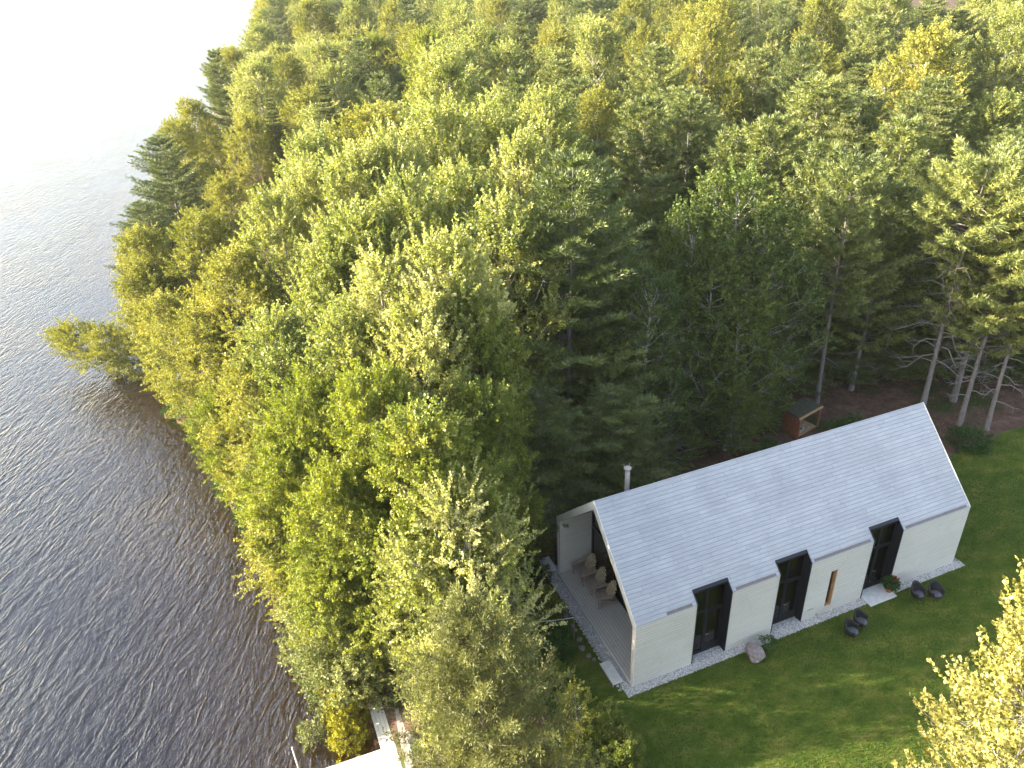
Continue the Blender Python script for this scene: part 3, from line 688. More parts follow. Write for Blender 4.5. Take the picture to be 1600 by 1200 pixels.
lounge((.95, 5.92, DZ), R_(10), 'tan slatted lounge chair on the deck, nearest the far side wall')
lounge((.98, 5.05, DZ), R_(4), 'tan slatted lounge chair on the deck, middle one of the three')
lounge((1.0, 4.18, DZ), R_(-3), 'tan slatted lounge chair on the deck, closest to the empty end')
M['blkpl'] = simple('black_wicker', (.009, .009, .01), .6, 0, .3, 30, .4)
M['seatgrey'] = simple('seat_highlight_grey', (.07, .07, .08), .35, 0, .2, 8)
def tub(x, y, rz, label):
    """round black tub chair, front facing local -y"""
    e = empty('tub_chair', (x, y, LZ), rz, label, 'chair', 'black tub chairs on the lawn')
    b = bmesh.new(); n = 22; rows = []
    for i in range(n+1):
        a = R_(-35)+R_(250)*i/n; hh = .36+.30*max(0, math.sin(a))**1.2
        rows.append([b.verts.new((r*math.cos(a)*1.0, r*math.sin(a), z)) for r, z in ((.26, .22), (.33, .30), (.36, .3+hh*.6), (.355, .22+hh), (.325, .215+hh), (.325, .3+hh*.5), (.30, .34), (.24, .30))])
    for p, q in zip(rows, rows[1:]):
        for k in range(len(p)): b.faces.new((p[k], p[(k+1)%8], q[(k+1)%8], q[k]))
    b.faces.new(rows[0]); b.faces.new(rows[-1][::-1]); obj('backrest', b, M['blkpl'], e, True)
    s = bmesh.new(); lathe(s, [(.24, .22), (.29, .26), (.30, .32), (.27, .355)], 24); obj('seat', s, M['blkpl'], e, True)
    c = bmesh.new(); lathe(c, [(.24, .356), (.25, .375), (.22, .395), (.10, .40)], 20, (0, -.03, 0)); obj('highlight_pad', c, M['seatgrey'], e, True)  # grey pad stands in for the highlight on the black seat
    for k in range(4):
        a = R_(45+90*k); l = bmesh.new(); btube(l, [(.2*math.cos(a), .2*math.sin(a), .24), (.27*math.cos(a), .27*math.sin(a), 0)], [.014, .010], 6); obj('leg', l, M['blkpl'], e)
    e.scale = (.88, .88, .9)
    return e
tub(12.95, -.98, R_(8), 'black tub chair on the lawn, left one of the pair right of the potted flowers')
tub(13.62, -1.26, R_(-6), 'black tub chair on the lawn, right one of the pair, nearest the yellow tree')
tub(9.05, -1.42, R_(32), 'black tub chair on the lawn below the slot window, lower left of its pair')
tub(9.74, -1.18, R_(26), 'black tub chair on the lawn below the slot window, upper right of its pair')
# potted flowers
M['terra'] = simple('terracotta', (.36, .12, .06), .8, 0, .2, 10)
M['redfl'] = leafmat('red_petals', [(0, (.30, .02, .015)), (1, (.55, .07, .04))], .2)
e = empty('flower_pot', (12.2, -.2, .075), 0, 'terracotta pot of leaves and red flowers on the pale slab', 'flower pot')
b = bmesh.new(); lathe(b, [(.11, 0), (.16, .20), (.19, .28), (.20, .28), (.20, .33), (.17, .33), (.15, .27)], 22); obj('pot', b, M['terra'], e, True)
w, l = shrubmesh(5, .34, .27, 22, 90, .075, .12, .06, .4); w.materials.append(M['bark']); l.materials.append(M['fern'])
for q, nm in ((l, 'leaves'), (w, 'stems')): o = link(bpy.data.objects.new(nm, q), e); o.location = (0, 0, .27)
w2_, l2 = shrubmesh(6, .16, .13, 14, 40, .06, .06, .05, .4); l2.materials.append(M['redfl']); o = link(bpy.data.objects.new('flowers', l2), e); o.location = (.17, -.02, .42)

# interior furniture seen through the glass
M['darkw'] = simple('dark_walnut', (.34, .20, .10), .5, 0, .3, 8)
e = empty('dining_table', (3.35, 1.15, DZ-.01), 0, 'brown wooden table inside the cabin behind the left window bay', 'table')
b = bmesh.new(); box(b, -1.0, 1.0, -.45, .45, .71, .75); bevel(b, .006); obj('tabletop', b, M['darkw'], e)
for sx in (-.9, .9):
    for sy in (-.36, .36): b = bmesh.new(); box(b, sx-.03, sx+.03, sy-.03, sy+.03, 0, .71); obj('leg', b, M['darkw'], e)
e = empty('sofa', (3.3, 5.0, DZ-.01), R_(180), 'tan sofa inside the cabin close to the glazed gable', 'sofa')
M['tanf'] = simple('tan_fabric', (.38, .27, .17), .95, 0, .15, 20)
b = bmesh.new(); box(b, -.8, .8, -.4, .4, .12, .42); bevel(b, .04, 2); obj('seat', b, M['tanf'], e)
b = bmesh.new(); box(b, -.8, .8, .25, .45, .42, .82); bevel(b, .04, 2); obj('backrest', b, M['tanf'], e)
for s_ in (-1, 1): b = bmesh.new(); box(b, s_*.9-.09, s_*.9+.09, -.4, .45, .1, .6); bevel(b, .03, 2); obj('arm', b, M['tanf'], e)
e = empty('wood_stove', (CX+.1, CY, DZ-.01), R_(0), 'black wood stove inside the cabin under the steel flue', 'stove')
b = bmesh.new(); lathe(b, [(.24, 0), (.26, .05), (.26, 1.0), (.20, 1.05), (.08, 1.06)], 22); obj('body', b, M['black'], e, True)
b = bmesh.new(); btube(b, [(0, 0, 1.05), (-.1, 0, 3.0), (-.1, 0, 4.4)], .075, 12); obj('flue', b, M['black'], e, True)

# firewood shelter
M['redwood'] = simple('red_brown_planks', (.24, .095, .05), .85, 0, .3, 9, .2, (1, 1, .3))
M['newwood'] = simple('new_timber', (.34, .22, .12), .8, 0, .2, 9, .2, (.3, 1, 1))
e = empty('firewood_shelter', (17.15, 11.35, -.22), R_(14), 'open red-brown timber firewood shelter behind the cabin under the trees', 'shelter'); e.scale = (.92, .92, .92)
b = bmesh.new()
for k in range(7): box(b, -1.0, -.96, -.55+k*.16, -.40+k*.16, .0, 1.65+.02*k)
obj('side_panel', b, M['redwood'], e)
for x in (-.94, 1.0):
    for y in (-.55, .5): b = bmesh.new(); box(b, x-.045, x+.045, y-.045, y+.045, 0, 1.6+(y > 0)*.12); obj('post', b, M['redwood'], e)
for x in (-.3, .35): b = bmesh.new(); box(b, x-.035, x+.035, .46, .53, 0, 1.68); obj('post', b, M['redwood'], e)
b = bmesh.new(); box(b, -1.12, 1.12, -.63, -.55, 1.6, 1.72); obj('front_beam', b, M['newwood'], e)
b = bmesh.new(); box(b, -1.1, 1.1, -.55, .6, 1.74, 1.78, rx=.09); obj('roof', b, M['oak'] if False else simple('dark_shelter_roof', (.05, .05, .035), .95, 0, .4, 5), e)  # mottled dark roof colour
b = bmesh.new(); box(b, -.92, .98, -.52, .5, .22, .28); obj('shelf', b, M['newwood'], e)
b = bmesh.new(); box(b, -.92, .98, -.60, -.55, .10, .2); obj('rail', b, M['newwood'], e)
M['log'] = simple('split_logs', (.33, .27, .22), .9, 0, .4, 14)
rr = random.Random(4)
for i in range(9):
    for j in range(rr.choice((2, 3, 4)) if i < 5 else 1):
        b = bmesh.new(); btube(b, [(0, -.2, 0), (0, .2, 0)], rr.uniform(.055, .075), 6); o = obj('log', b, M['log'])
        o.matrix_world = Matrix.Translation((17.15, 11.35, -.22)) @ Matrix.Rotation(R_(14), 4, 'Z') @ Matrix.Translation((-.78+i*.15, -.2+rr.uniform(-.03, .03), .345+j*.125))
        tag(o, 'short split log stacked on the shelf of the firewood shelter', 'log', 'logs in the firewood shelter')

# ------------------------------------------------------------------ shore: wall, walkway, dock, post, rope
M['shorestone'] = simple('shore_rubble', (.33, .29, .25), .9, 0, .35, 5, .2, (1, 1, 1), .05)
M['whitew'] = boards('sun_bleached_boards', (.50, .46, .40), (.70, .67, .60), .14, 2.0, (1, 0), .8, .5, 30, .004)
bm = bmesh.new()
wl = [(-9.25, 11.0), (-9.15, 9.6), (-9.0, 8.4), (-8.85, 7.2), (-8.72, 6.0), (-8.5, 4.9), (-8.25, 4.2), (-8.35, 3.3), (-8.5, 2.2), (-8.6, .8), (-8.8, -1.5), (-9.1, -4)]
for (x0, y0), (x1, y1) in zip(wl, wl[1:]):
    d = Vector((x1-x0, y1-y0, 0)).normalized(); s = Vector((-d.y, d.x, 0))*.16
    a = Vector((x0, y0, -1.55))-d*.0; b_ = Vector((x1, y1, -1.55))
    prism(bm, [a-s, b_-s, b_+s, a+s], (0, 0, .78))
tag(obj('retaining_wall', bm, M['shorestone']), 'low curved stone retaining wall along the lake bank', 'wall')
rr = random.Random(12)
for k in range(38):
    f = rr.uniform(0, len(wl)-4.01)+1; i = int(f); f -= i
    x = wl[i][0]*(1-f)+wl[i+1][0]*f+rr.uniform(.15, 1.5); y = wl[i][1]*(1-f)+wl[i+1][1]*f
    stone('shore_stone', x, y, rr.uniform(.12, .3), 1, 1, .6, 60+k, 'pale rubble stone on the bank just behind the curved retaining wall', 'rubble stones behind the retaining wall', float(ground_z(x, y))-.02)
e = empty('walkway', (-9.0, 3.0, -1.0), 0, 'white sunlit board walkway along the bank leading to the dock', 'walkway')
b = bmesh.new(); box(b, -.40, .30, -1.0, 1.35, -.02, .04); obj('boards', b, M['whitew'], e)
b = bmesh.new(); box(b, .302, .345, -1.0, 1.35, -.45, .065); obj('side_board', b, M['edge'], e)
b = bmesh.new(); box(b, -.42, .36, 1.0, 1.3, .042, .10); obj('top_board', b, M['oldwood'], e) if False else b.free()
e = empty('dock', (-11.5, 1.35, -1.0), R_(-2), 'white board dock reaching into the lake at the bottom edge', 'dock')
b = bmesh.new(); box(b, -2.8, 2.9, -.75, .68, 0, .055); obj('boards', b, M['whitew'], e)
b = bmesh.new(); box(b, -2.8, 2.9, .682, .72, -.16, .06); obj('fascia', b, M['edge'], e)
for x in (-2.6, -.6, 1.2):
    for y in (-.68, .62): b = bmesh.new(); btube(b, [(x, y, -2.6), (x, y, .0)], .05, 8); obj('pile', b, M['steel'], e)
b = bmesh.new(); btube(b, [(0, 0, -2.2), (-.06, .02, 1.15)], .028, 10); o = obj('mooring_pole', b, M['edge'])
o.location = (-12.3, 2.45, -.9); tag(o, 'thin white mooring pole standing in the water by the dock', 'pole')
b = bmesh.new(); pts = [(-3.7+2.65*t_, 3.95-1.0*t_, 1.25-.5*t_*(1-t_)) for t_ in [i/14 for i in range(15)]]; btube(b, pts, .011, 6)
e_ = obj('rope', b, simple('pale_rope', (.55, .58, .56), .8)); tag(e_, 'pale rope stretched low between the bushes left of the deck', 'rope')
for p in (pts[0], pts[-1]):
    b = bmesh.new(); btube(b, [(p[0], p[1], -.05), (p[0]+.01, p[1], p[2]+.04)], [.025, .02], 7); o = obj('stake', b, M['bark']); tag(o, 'thin wooden stake holding the pale rope, ' + ('lake side' if p is pts[0] else 'deck side'), 'stake')
TREES = [
('spruce', 21.8, 16.6, 8, 2.4, 'dark shaded spruce in the gap behind the cabin, left one of five', ''),
('spruce', 25.0, 17.2, 9, 2.5, 'dark shaded spruce in the gap behind the cabin, second of five from left', ''),
('spruce', 28.2, 16.0, 8.5, 2.4, 'dark shaded spruce in the gap behind the cabin, middle one of five', ''),
('spruce', 30.5, 14.2, 8, 2.4, 'dark shaded spruce in the gap behind the cabin, fourth of five from left', ''),
('spruce', 33, 12.5, 8.5, 2.5, 'dark shaded spruce in the gap behind the cabin, right one of five', ''),
('wpine', 3.95, 13.87, 16.5, 4.8, 'big dark green white pine with layered boughs rising behind the chimney end of the cabin', ''),
('wpine', 7.36, 15.35, 13.0, 3.0, 'dark white pine tucked behind the right side of the big layered pine', ''),
('oak', 12.9, 13.73, 14.0, 3.2, 'dark green broadleaf tree with bare grey limbs left of the firewood shelter', ''),
('oak', 10.97, 14.74, 12.6, 2.5, 'dark green broadleaf tree between the big layered pine and the bare-limbed tree', ''),
('oak', 14.9, 12.88, 12.5, 2.8, 'dark leafy tree standing directly above the firewood shelter', ''),
('slimpine', 19.81, 13.05, 14.3, 2.6, 'dark pine with a bare lower trunk rising just right of the firewood shelter', ''),
('tallpine', 24.12, 9.49, 14.5, 3.0, 'lone pine with curved dead grey limbs behind the right end of the cabin ridge', ''),
('slimpine', 25.24, 7.85, 13.2, 2.8, 'leaning pine right of the dead-limbed one, trunk foot at the lawn corner', ''),
('slimpine', 26.17, 6.9, 13.0, 2.6, 'pine at the right edge of the photo with its trunk foot at the lawn', ''),
('aspen', 2.03, 25.79, 16.0, 3.1, 'tallest pale aspen, its top at the centre of the sunlit grove', ''),
('aspen', -1.02, 24.12, 15.5, 2.7, 'pale aspen immediately left of the tallest aspen in the grove', ''),
('aspen', -3.18, 23.9, 15.0, 2.7, 'pale aspen below and right of the layered young spruce', ''),
('aspen', 5.46, 27.46, 15.5, 2.7, 'pale aspen immediately right of the tallest aspen in the grove', ''),
('aspen', 10.8, 31.61, 15.0, 2.9, 'pale aspen at the upper right end of the sunlit grove', ''),
('aspen', 4.59, 21.44, 15.0, 2.4, 'pale aspen above and left of the big layered pine', ''),
('aspen', 0.54, 18.96, 14.5, 2.6, 'pale aspen one row in front of the tallest aspen', ''),
('aspen', -5.08, 27.88, 13.5, 2.5, 'pale aspen directly below the layered young spruce', ''),
('aspen', -7.82, 25.29, 12.8, 2.5, 'pale aspen on the upper left shoulder of the grove', ''),
('aspen', -2.21, 17.17, 14.6, 2.6, 'pale aspen in the heart of the grove, second row down', ''),
('aspen', -4.44, 17.56, 13.8, 2.6, 'pale aspen in the grove left of its heart, second row down', ''),
('aspen', -6.68, 17.61, 12.5, 2.4, 'pale aspen in the left half of the grove, third row down', ''),
('aspen', -4.66, 12.96, 13.0, 2.5, 'pale aspen in the middle of the grove, third row down', ''),
('aspen', -2.61, 11.75, 14.0, 2.6, 'pale aspen in the right half of the grove, third row down', ''),
('aspen', 0.77, 14.45, 14.0, 2.6, 'pale aspen touching the left boughs of the big layered pine', ''),
('aspen', -6.48, 12.29, 11.5, 2.3, 'pale aspen left of centre in the lower half of the grove', ''),
('aspen', -4.58, 9.67, 12.2, 2.4, 'pale aspen at centre in the lower half of the grove', ''),
('maple', -1.95, 10.65, 11.5, 2.5, 'green leafy tree on the lower right of the grove against the dark pine', ''),
('aspen', -9.23, 15.59, 11.0, 2.3, 'pale aspen on the lower left of the grove near the lake edge', ''),
('birch', -10.41, 25.56, 10.5, 2.6, 'golden green birch between the grove and the lake', ''),
('birch', -11.96, 36.57, 9.5, 2.5, 'orange-tinged birch at the lake edge above the overhanging bough', ''),
('birch', -15.63, 39.58, 9.0, 2.5, 'small golden birch leaning to the water above the overhanging bough', ''),
('birch', -12.57, 25.89, 8.2, 2.4, 'yellow-green birch at the root of the overhanging bough', ''),
('birch', -10.82, 16.37, 8.8, 2.4, 'yellow-green birch on the bank below the overhanging bough', ''),
('lime', -8.78, 10.69, 10.2, 2.4, 'light green leafy tree on the bank in the lower left of the grove', ''),
('lime', -6.94, 8.23, 11.0, 2.4, 'light green leafy tree above the bright green maple crown', ''),
('lime', -12.68, 19.15, 6.5, 2.0, 'low light green tree hanging over the brown shallows', ''),
('lime', -10.48, 9.87, 8.2, 2.3, 'rounded light green tree over the shallows halfway down the bank', ''),
('birch', -11.66, 9.78, 6.0, 1.9, 'yellow-green birch over the shallows, lowest of the round bank trees', ''),
('lime', -8.77, 6.44, 9.0, 2.3, 'light green tree left of the bright green maple crown', ''),
('maple', -5.96, 5.05, 10.5, 3.0, 'bright green maple in front of the dark forest edge left of the cabin', ''),
('maple', -2.99, 7.37, 9.6, 2.3, 'shaded green tree between the bright maple and the dark pine', ''),
('open', -5.46, 3.17, 8.8, 2.8, 'young poplar with spreading tufted limbs left of the deck', ''),
('open', -7.12, 3.74, 7.0, 1.6, 'smaller young poplar below and left of the tufted spreading one', ''),
('lime', -9.93, 5.91, 6.0, 1.9, 'green bank tree above the grey-green willow scrub', ''),
('cedar', -7.33, -4.76, 12.3, 2.4, 'mottled olive cedar at the bottom edge right of the walkway', ''),
('open', -7.0, 0.17, 6.0, 1.3, 'yellow-green young tree between the walkway and the mottled cedar', ''),
('gold', 3.76, -12.08, 14.0, 3.1, 'bright yellow poplar close to the camera in the bottom right corner', ''),
('wpine', -13.33, 53.95, 12.0, 4.0, 'dark pine on the shore standing out over the lake at the left', ''),
('wpine', -15.9, 50.23, 8.5, 3.3, 'low pine with flat boughs at the leftmost point of the shore', ''),
('birch', -16.39, 37.71, 7.5, 2.2, 'low golden tree at the lake edge just above the overhanging bough root', ''),
('birch', -14.55, 29.44, 8.0, 2.3, 'yellow-green birch leaning out right above the overhanging bough', ''),
('birch', -12.34, 69.44, 9.5, 2.5, 'golden birch filling the bank right behind the dark shore pine', ''),
('birch', -10.35, 75.34, 10.5, 2.5, 'golden birch on the bank between the two tall dark shore pines', ''),
('wpine', -6.38, 87.93, 14.6, 3.3, 'tall dark shore pine silhouetted against white water', ''),
('wpine', 10.53, 169.08, 16, 4.2, 'shore pine cut by the top edge where the water ends', ''),
('wpine', 24.45, 112.49, 17, 5.0, 'broad sunlit white pine with wide plates near the top edge', ''),
('wpine', 11.3, 90.76, 14, 3.8, 'sunlit white pine leaning on the left of the broad one', ''),
('spruce', 0.73, 59.45, 14.0, 2.3, 'young layered spruce with combed boughs above the grove', ''),
('spruce', -3.2, 66.51, 12.0, 2.0, 'narrow spruce left of the combed layered one', ''),
('birch', 1.88, 92.3, 12.0, 2.8, 'golden birch above the combed layered spruce', ''),
('birch', -5.53, 65.57, 10.0, 2.6, 'golden birch behind the shore pines', ''),
('birch', -11.64, 61.03, 7.5, 2.2, 'low golden birch behind the dark shore pine', ''),
('birch', -9.67, 49.67, 8.5, 2.2, 'golden green birch right of the dark shore pine', ''),
('spruce', 37.38, 70.02, 13, 2.6, 'dark pointed spruce alone among pale crowns right of the top centre', ''),
('rpine', 18.14, 31.02, 14.3, 2.8, 'red pine with tufted sunlit tips right of the sunlit grove', ''),
('rpine', 8.56, 20.4, 14.2, 2.2, 'slim tufted pine behind the big layered pine', ''),
('rpine', 22.49, 32.21, 14.3, 2.8, 'red pine with upswept lit tips above the bare-limbed tree', ''),
('rpine', 21.71, 21.88, 14.6, 2.8, 'red pine with a pale lit head above the firewood shelter', ''),
('rpine', 21.07, 24.23, 13.5, 2.5, 'red pine close behind the bare-limbed tree', ''),
('rpine', 21.52, 17.45, 14.0, 2.5, 'red pine left of the tall bare-trunked pine', ''),
('rpine', 28.73, 18.45, 14.2, 2.8, 'yellow-tipped red pine above the dark gap in the forest', ''),
('spruce', 35.41, 22.25, 15.0, 3.0, 'large dark layered spruce right of the dark gap', ''),
('rpine', 22.71, 13.41, 12.5, 2.3, 'dark red pine right of the bare-trunked pine', ''),
('rpine', 27.02, 9.88, 14.5, 2.8, 'sunlit red pine at the right edge above the dead-limbed pine', ''),
('birch', 22.09, 44.95, 12.5, 2.8, 'rusty golden low crown between the aspens and the tufted pines', ''),
('oak', 11.51, 12.77, 10.5, 2.6, 'shaded broadleaf tree low beside the big layered pine', ''),
('oak', 7.67, 12.95, 10.5, 2.4, 'shaded leafy tree in front of the right boughs of the big pine', ''),
('oak', 12.85, 11.95, 8.5, 2.2, 'dark understorey leafy tree behind the middle of the cabin roof', ''),
('wpine', 4.35, 9.82, 7.0, 3.0, 'low dark pine just behind the chimney', ''),
('wpine', 0.92, 9.93, 7.5, 3.2, 'low dark pine left of the chimney by the forest edge', ''),
('spruce', -1.49, 8.6, 6.0, 1.8, 'dark young spruce left of the cabin porch', ''),
('rpine', 59.45, 31.09, 12.7, 3.33, 'tufted red pine mid forest, at the right edge, top 9 percent down', 'red pines in the forest behind the cabin'),
('rpine', 43.91, 22.85, 10.9, 3.17, 'tufted red pine mid forest, 99 percent across, top 17 percent down', 'red pines in the forest behind the cabin'),
('aspen', 73.37, 66.68, 16.2, 3.36, 'pale aspen in the back forest, 86 percent across, cut by top edge', 'aspens in the forest behind the cabin'),
('aspen', 22.02, 216.6, 11.4, 3.76, 'pale aspen far back, 29 percent across, cut by top edge', 'aspens in the forest behind the cabin'),
('aspen', 75.11, 151.26, 12.7, 3.3, 'pale aspen far back, 58 percent across, cut by top edge', 'aspens in the forest behind the cabin'),
('birch', 23.56, 120.95, 15.3, 3.31, 'golden birch far back, 38 percent across, top 1 percent down', 'birches in the forest behind the cabin'),
('wpine', 57.83, 149.56, 15.8, 4.05, 'white pine far back, 51 percent across, cut by top edge', 'white pines in the forest behind the cabin'),
('aspen', 93.09, 112.68, 11.4, 3.19, 'pale aspen far back, 75 percent across, top 1 percent down', 'aspens in the forest behind the cabin'),
('wpine', 66.14, 154.27, 13.2, 4.9, 'white pine far back, 53 percent across, cut by top edge', 'white pines in the forest behind the cabin'),
('spruce', 78.95, 125.89, 10.3, 3.1, 'pointed spruce far back, 65 percent across, top 2 percent down', 'spruces in the forest behind the cabin'),
('aspen', 79.64, 105.05, 10.6, 3.27, 'pale aspen far back, 72 percent across, top 2 percent down', 'aspens in the forest behind the cabin'),
('birch', 15.64, 44.52, 12.8, 2.85, 'golden birch mid forest, 52 percent across, top 13 percent down', 'birches in the forest behind the cabin'),
('wpine', 61.51, 120.01, 15.8, 4.62, 'white pine far back, 59 percent across, cut by top edge', 'white pines in the forest behind the cabin'),
('birch', 41.13, 79.71, 12.7, 3.88, 'golden birch in the back forest, 59 percent across, top 5 percent down', 'birches in the forest behind the cabin'),
('aspen', 4.79, 49.62, 11.9, 3.23, 'pale aspen mid forest, 38 percent across, top 15 percent down', 'aspens in the forest behind the cabin'),
('aspen', 17.94, 153.03, 10.5, 3.56, 'pale aspen far back, 32 percent across, top 3 percent down', 'aspens in the forest behind the cabin'),
('rpine', 71.87, 135.66, 14.6, 4.13, 'tufted red pine far back, 60 percent across, cut by top edge', 'red pines in the forest behind the cabin'),
('aspen', 38.64, 106.6, 11.1, 3.09, 'pale aspen far back, 50 percent across, top 4 percent down', 'aspens in the forest behind the cabin'),
('aspen', 48.83, 248.37, 13.4, 3.67, 'pale aspen far back, 36 percent across, cut by top edge', 'aspens in the forest behind the cabin'),
('wpine', 58.3, 238.43, 11.4, 4.1, 'white pine far back, 40 percent across, cut by top edge', 'white pines in the forest behind the cabin'),
('aspen', 17.69, 178.3, 12.7, 4.11, 'pale aspen far back, 30 percent across, top 1 percent down', 'aspens in the forest behind the cabin'),
('rpine', 96.42, 139.69, 12.5, 4.11, 'tufted red pine far back, 69 percent across, cut by top edge', 'red pines in the forest behind the cabin'),
('aspen', 90.46, 207.13, 11.9, 3.86, 'pale aspen far back, 53 percent across, cut by top edge', 'aspens in the forest behind the cabin'),
('lime', 17.39, 79.94, 14.7, 3.59, 'light green tree in the back forest, 42 percent across, top 5 percent down', 'light green trees in the forest behind the cabin'),
('aspen', 11.51, 100.05, 11.9, 3.18, 'pale aspen far back, 34 percent across, top 6 percent down', 'aspens in the forest behind the cabin'),
('rpine', 61.4, 96.7, 11.3, 4.01, 'tufted red pine far back, 66 percent across, top 3 percent down', 'red pines in the forest behind the cabin'),
('aspen', 16.28, 63.81, 12.3, 3.4, 'pale aspen in the back forest, 45 percent across, top 10 percent down', 'aspens in the forest behind the cabin'),
('wpine', 31.78, 228.76, 13.2, 5.2, 'white pine far back, 32 percent across, cut by top edge', 'white pines in the forest behind the cabin'),
('aspen', 117.49, 113.27, 13.5, 3.77, 'pale aspen far back, 87 percent across, cut by top edge', 'aspens in the forest behind the cabin'),
('rpine', 88.23, 125.74, 13.8, 3.73, 'tufted red pine far back, 70 percent across, cut by top edge', 'red pines in the forest behind the cabin'),
('birch', 15.77, 146.23, 12.2, 3.68, 'golden birch far back, 31 percent across, top 3 percent down', 'birches in the forest behind the cabin'),
('aspen', 71.1, 118.61, 13.5, 3.84, 'pale aspen far back, 64 percent across, cut by top edge', 'aspens in the forest behind the cabin'),
('aspen', 17.46, 236.35, 13.9, 4.46, 'pale aspen far back, 26 percent across, cut by top edge', 'aspens in the forest behind the cabin'),
('rpine', 43.59, 52.11, 13.6, 3.04, 'tufted red pine in the back forest, 74 percent across, top 7 percent down', 'red pines in the forest behind the cabin'),
('aspen', 87.77, 89.17, 10.6, 3.52, 'pale aspen far back, 82 percent across, top 3 percent down', 'aspens in the forest behind the cabin'),
('wpine', 18.37, 38.73, 10.7, 3.47, 'white pine mid forest, 58 percent across, top 18 percent down', 'white pines in the forest behind the cabin'),
('wpine', 42.18, 44.58, 16.0, 3.55, 'white pine in the back forest, 78 percent across, top 4 percent down', 'white pines in the forest behind the cabin'),
('wpine', 46.97, 217.61, 12.5, 5.18, 'white pine far back, 38 percent across, cut by top edge', 'white pines in the forest behind the cabin'),
('aspen', 93.44, 85.98, 12.2, 3.26, 'pale aspen far back, 86 percent across, top 1 percent down', 'aspens in the forest behind the cabin'),
('wpine', 61.76, 187.01, 11.6, 5.05, 'white pine far back, 46 percent across, cut by top edge', 'white pines in the forest behind the cabin'),
('aspen', 104.86, 130.82, 12.9, 3.97, 'pale aspen far back, 75 percent across, cut by top edge', 'aspens in the forest behind the cabin'),
('birch', 30.09, 245.86, 15.5, 4.27, 'golden birch far back, 30 percent across, cut by top edge', 'birches in the forest behind the cabin'),
('aspen', 30.83, 109.51, 10.8, 3.1, 'pale aspen far back, 45 percent across, top 5 percent down', 'aspens in the forest behind the cabin'),
('aspen', 16.85, 188.85, 11.5, 4.23, 'pale aspen far back, 29 percent across, top 1 percent down', 'aspens in the forest behind the cabin'),
('rpine', 79.92, 219.45, 12.2, 3.81, 'tufted red pine far back, 49 percent across, cut by top edge', 'red pines in the forest behind the cabin'),
('aspen', 1.95, 122.43, 13.2, 4.03, 'pale aspen far back, 25 percent across, top 4 percent down', 'aspens in the forest behind the cabin'),
('wpine', 57.61, 46.88, 13.5, 4.21, 'white pine in the back forest, 89 percent across, top 6 percent down', 'white pines in the forest behind the cabin'),
('birch', 66.78, 209.03, 15.9, 4.21, 'golden birch far back, 45 percent across, cut by top edge', 'birches in the forest behind the cabin'),
('wpine', 32.83, 45.41, 11.1, 3.85, 'white pine in the back forest, 69 percent across, top 13 percent down', 'white pines in the forest behind the cabin'),
('aspen', 73.19, 162.15, 14.6, 3.27, 'pale aspen far back, 55 percent across, cut by top edge', 'aspens in the forest behind the cabin'),
('wpine', 78.21, 140.31, 10.9, 4.01, 'white pine far back, 61 percent across, top 1 percent down', 'white pines in the forest behind the cabin'),
('aspen', 90.45, 62.43, 16.4, 3.39, 'pale aspen in the back forest, 99 percent across, cut by top edge', 'aspens in the forest behind the cabin'),
('rpine', 64.3, 85.84, 10.6, 3.27, 'tufted red pine far back, 71 percent across, top 5 percent down', 'red pines in the forest behind the cabin'),
('aspen', 56.51, 82.64, 13.3, 3.09, 'pale aspen far back, 68 percent across, top 3 percent down', 'aspens in the forest behind the cabin'),
('birch', 55.33, 207.57, 15.8, 3.67, 'golden birch far back, 42 percent across, cut by top edge', 'birches in the forest behind the cabin'),
('aspen', 51.89, 225.86, 10.6, 4.03, 'pale aspen far back, 39 percent across, cut by top edge', 'aspens in the forest behind the cabin'),
('aspen', 26.04, 95.17, 15.5, 3.71, 'pale aspen far back, 45 percent across, top 2 percent down', 'aspens in the forest behind the cabin'),
('birch', 34.58, 82.4, 12.9, 3.51, 'golden birch in the back forest, 54 percent across, top 5 percent down', 'birches in the forest behind the cabin'),
('rpine', 43.06, 99.13, 12.2, 3.11, 'tufted red pine far back, 54 percent across, top 4 percent down', 'red pines in the forest behind the cabin'),
('aspen', 18.39, 72.84, 13.6, 3.24, 'pale aspen in the back forest, 45 percent across, top 7 percent down', 'aspens in the forest behind the cabin'),
('wpine', 87.38, 143.62, 10.8, 4.29, 'white pine far back, 64 percent across, cut by top edge', 'white pines in the forest behind the cabin'),
('rpine', 75.96, 191.63, 12.2, 4.41, 'tufted red pine far back, 51 percent across, cut by top edge', 'red pines in the forest behind the cabin'),
('rpine', 49.77, 44.05, 12.6, 3.55, 'tufted red pine in the back forest, 84 percent across, top 8 percent down', 'red pines in the forest behind the cabin'),
('wpine', 64.58, 74.97, 15.8, 3.9, 'white pine in the back forest, 76 percent across, cut by top edge', 'white pines in the forest behind the cabin'),
('rpine', 57.67, 111.68, 12.8, 3.14, 'tufted red pine far back, 59 percent across, top 1 percent down', 'red pines in the forest behind the cabin'),
('aspen', 125.09, 79.49, 11.3, 3.81, 'pale aspen far back, at the right edge, cut by top edge', 'aspens in the forest behind the cabin'),
('birch', 1.47, 39.73, 13.6, 3.61, 'golden birch mid forest, 37 percent across, top 16 percent down', 'birches in the forest behind the cabin'),
('birch', 13.35, 198.62, 16.0, 3.68, 'golden birch far back, 26 percent across, cut by top edge', 'birches in the forest behind the cabin'),
('wpine', 75.98, 240.31, 15.8, 4.41, 'white pine far back, 45 percent across, cut by top edge', 'white pines in the forest behind the cabin'),
('rpine', 79.44, 74.71, 16.1, 3.04, 'tufted red pine far back, 85 percent across, cut by top edge', 'red pines in the forest behind the cabin'),
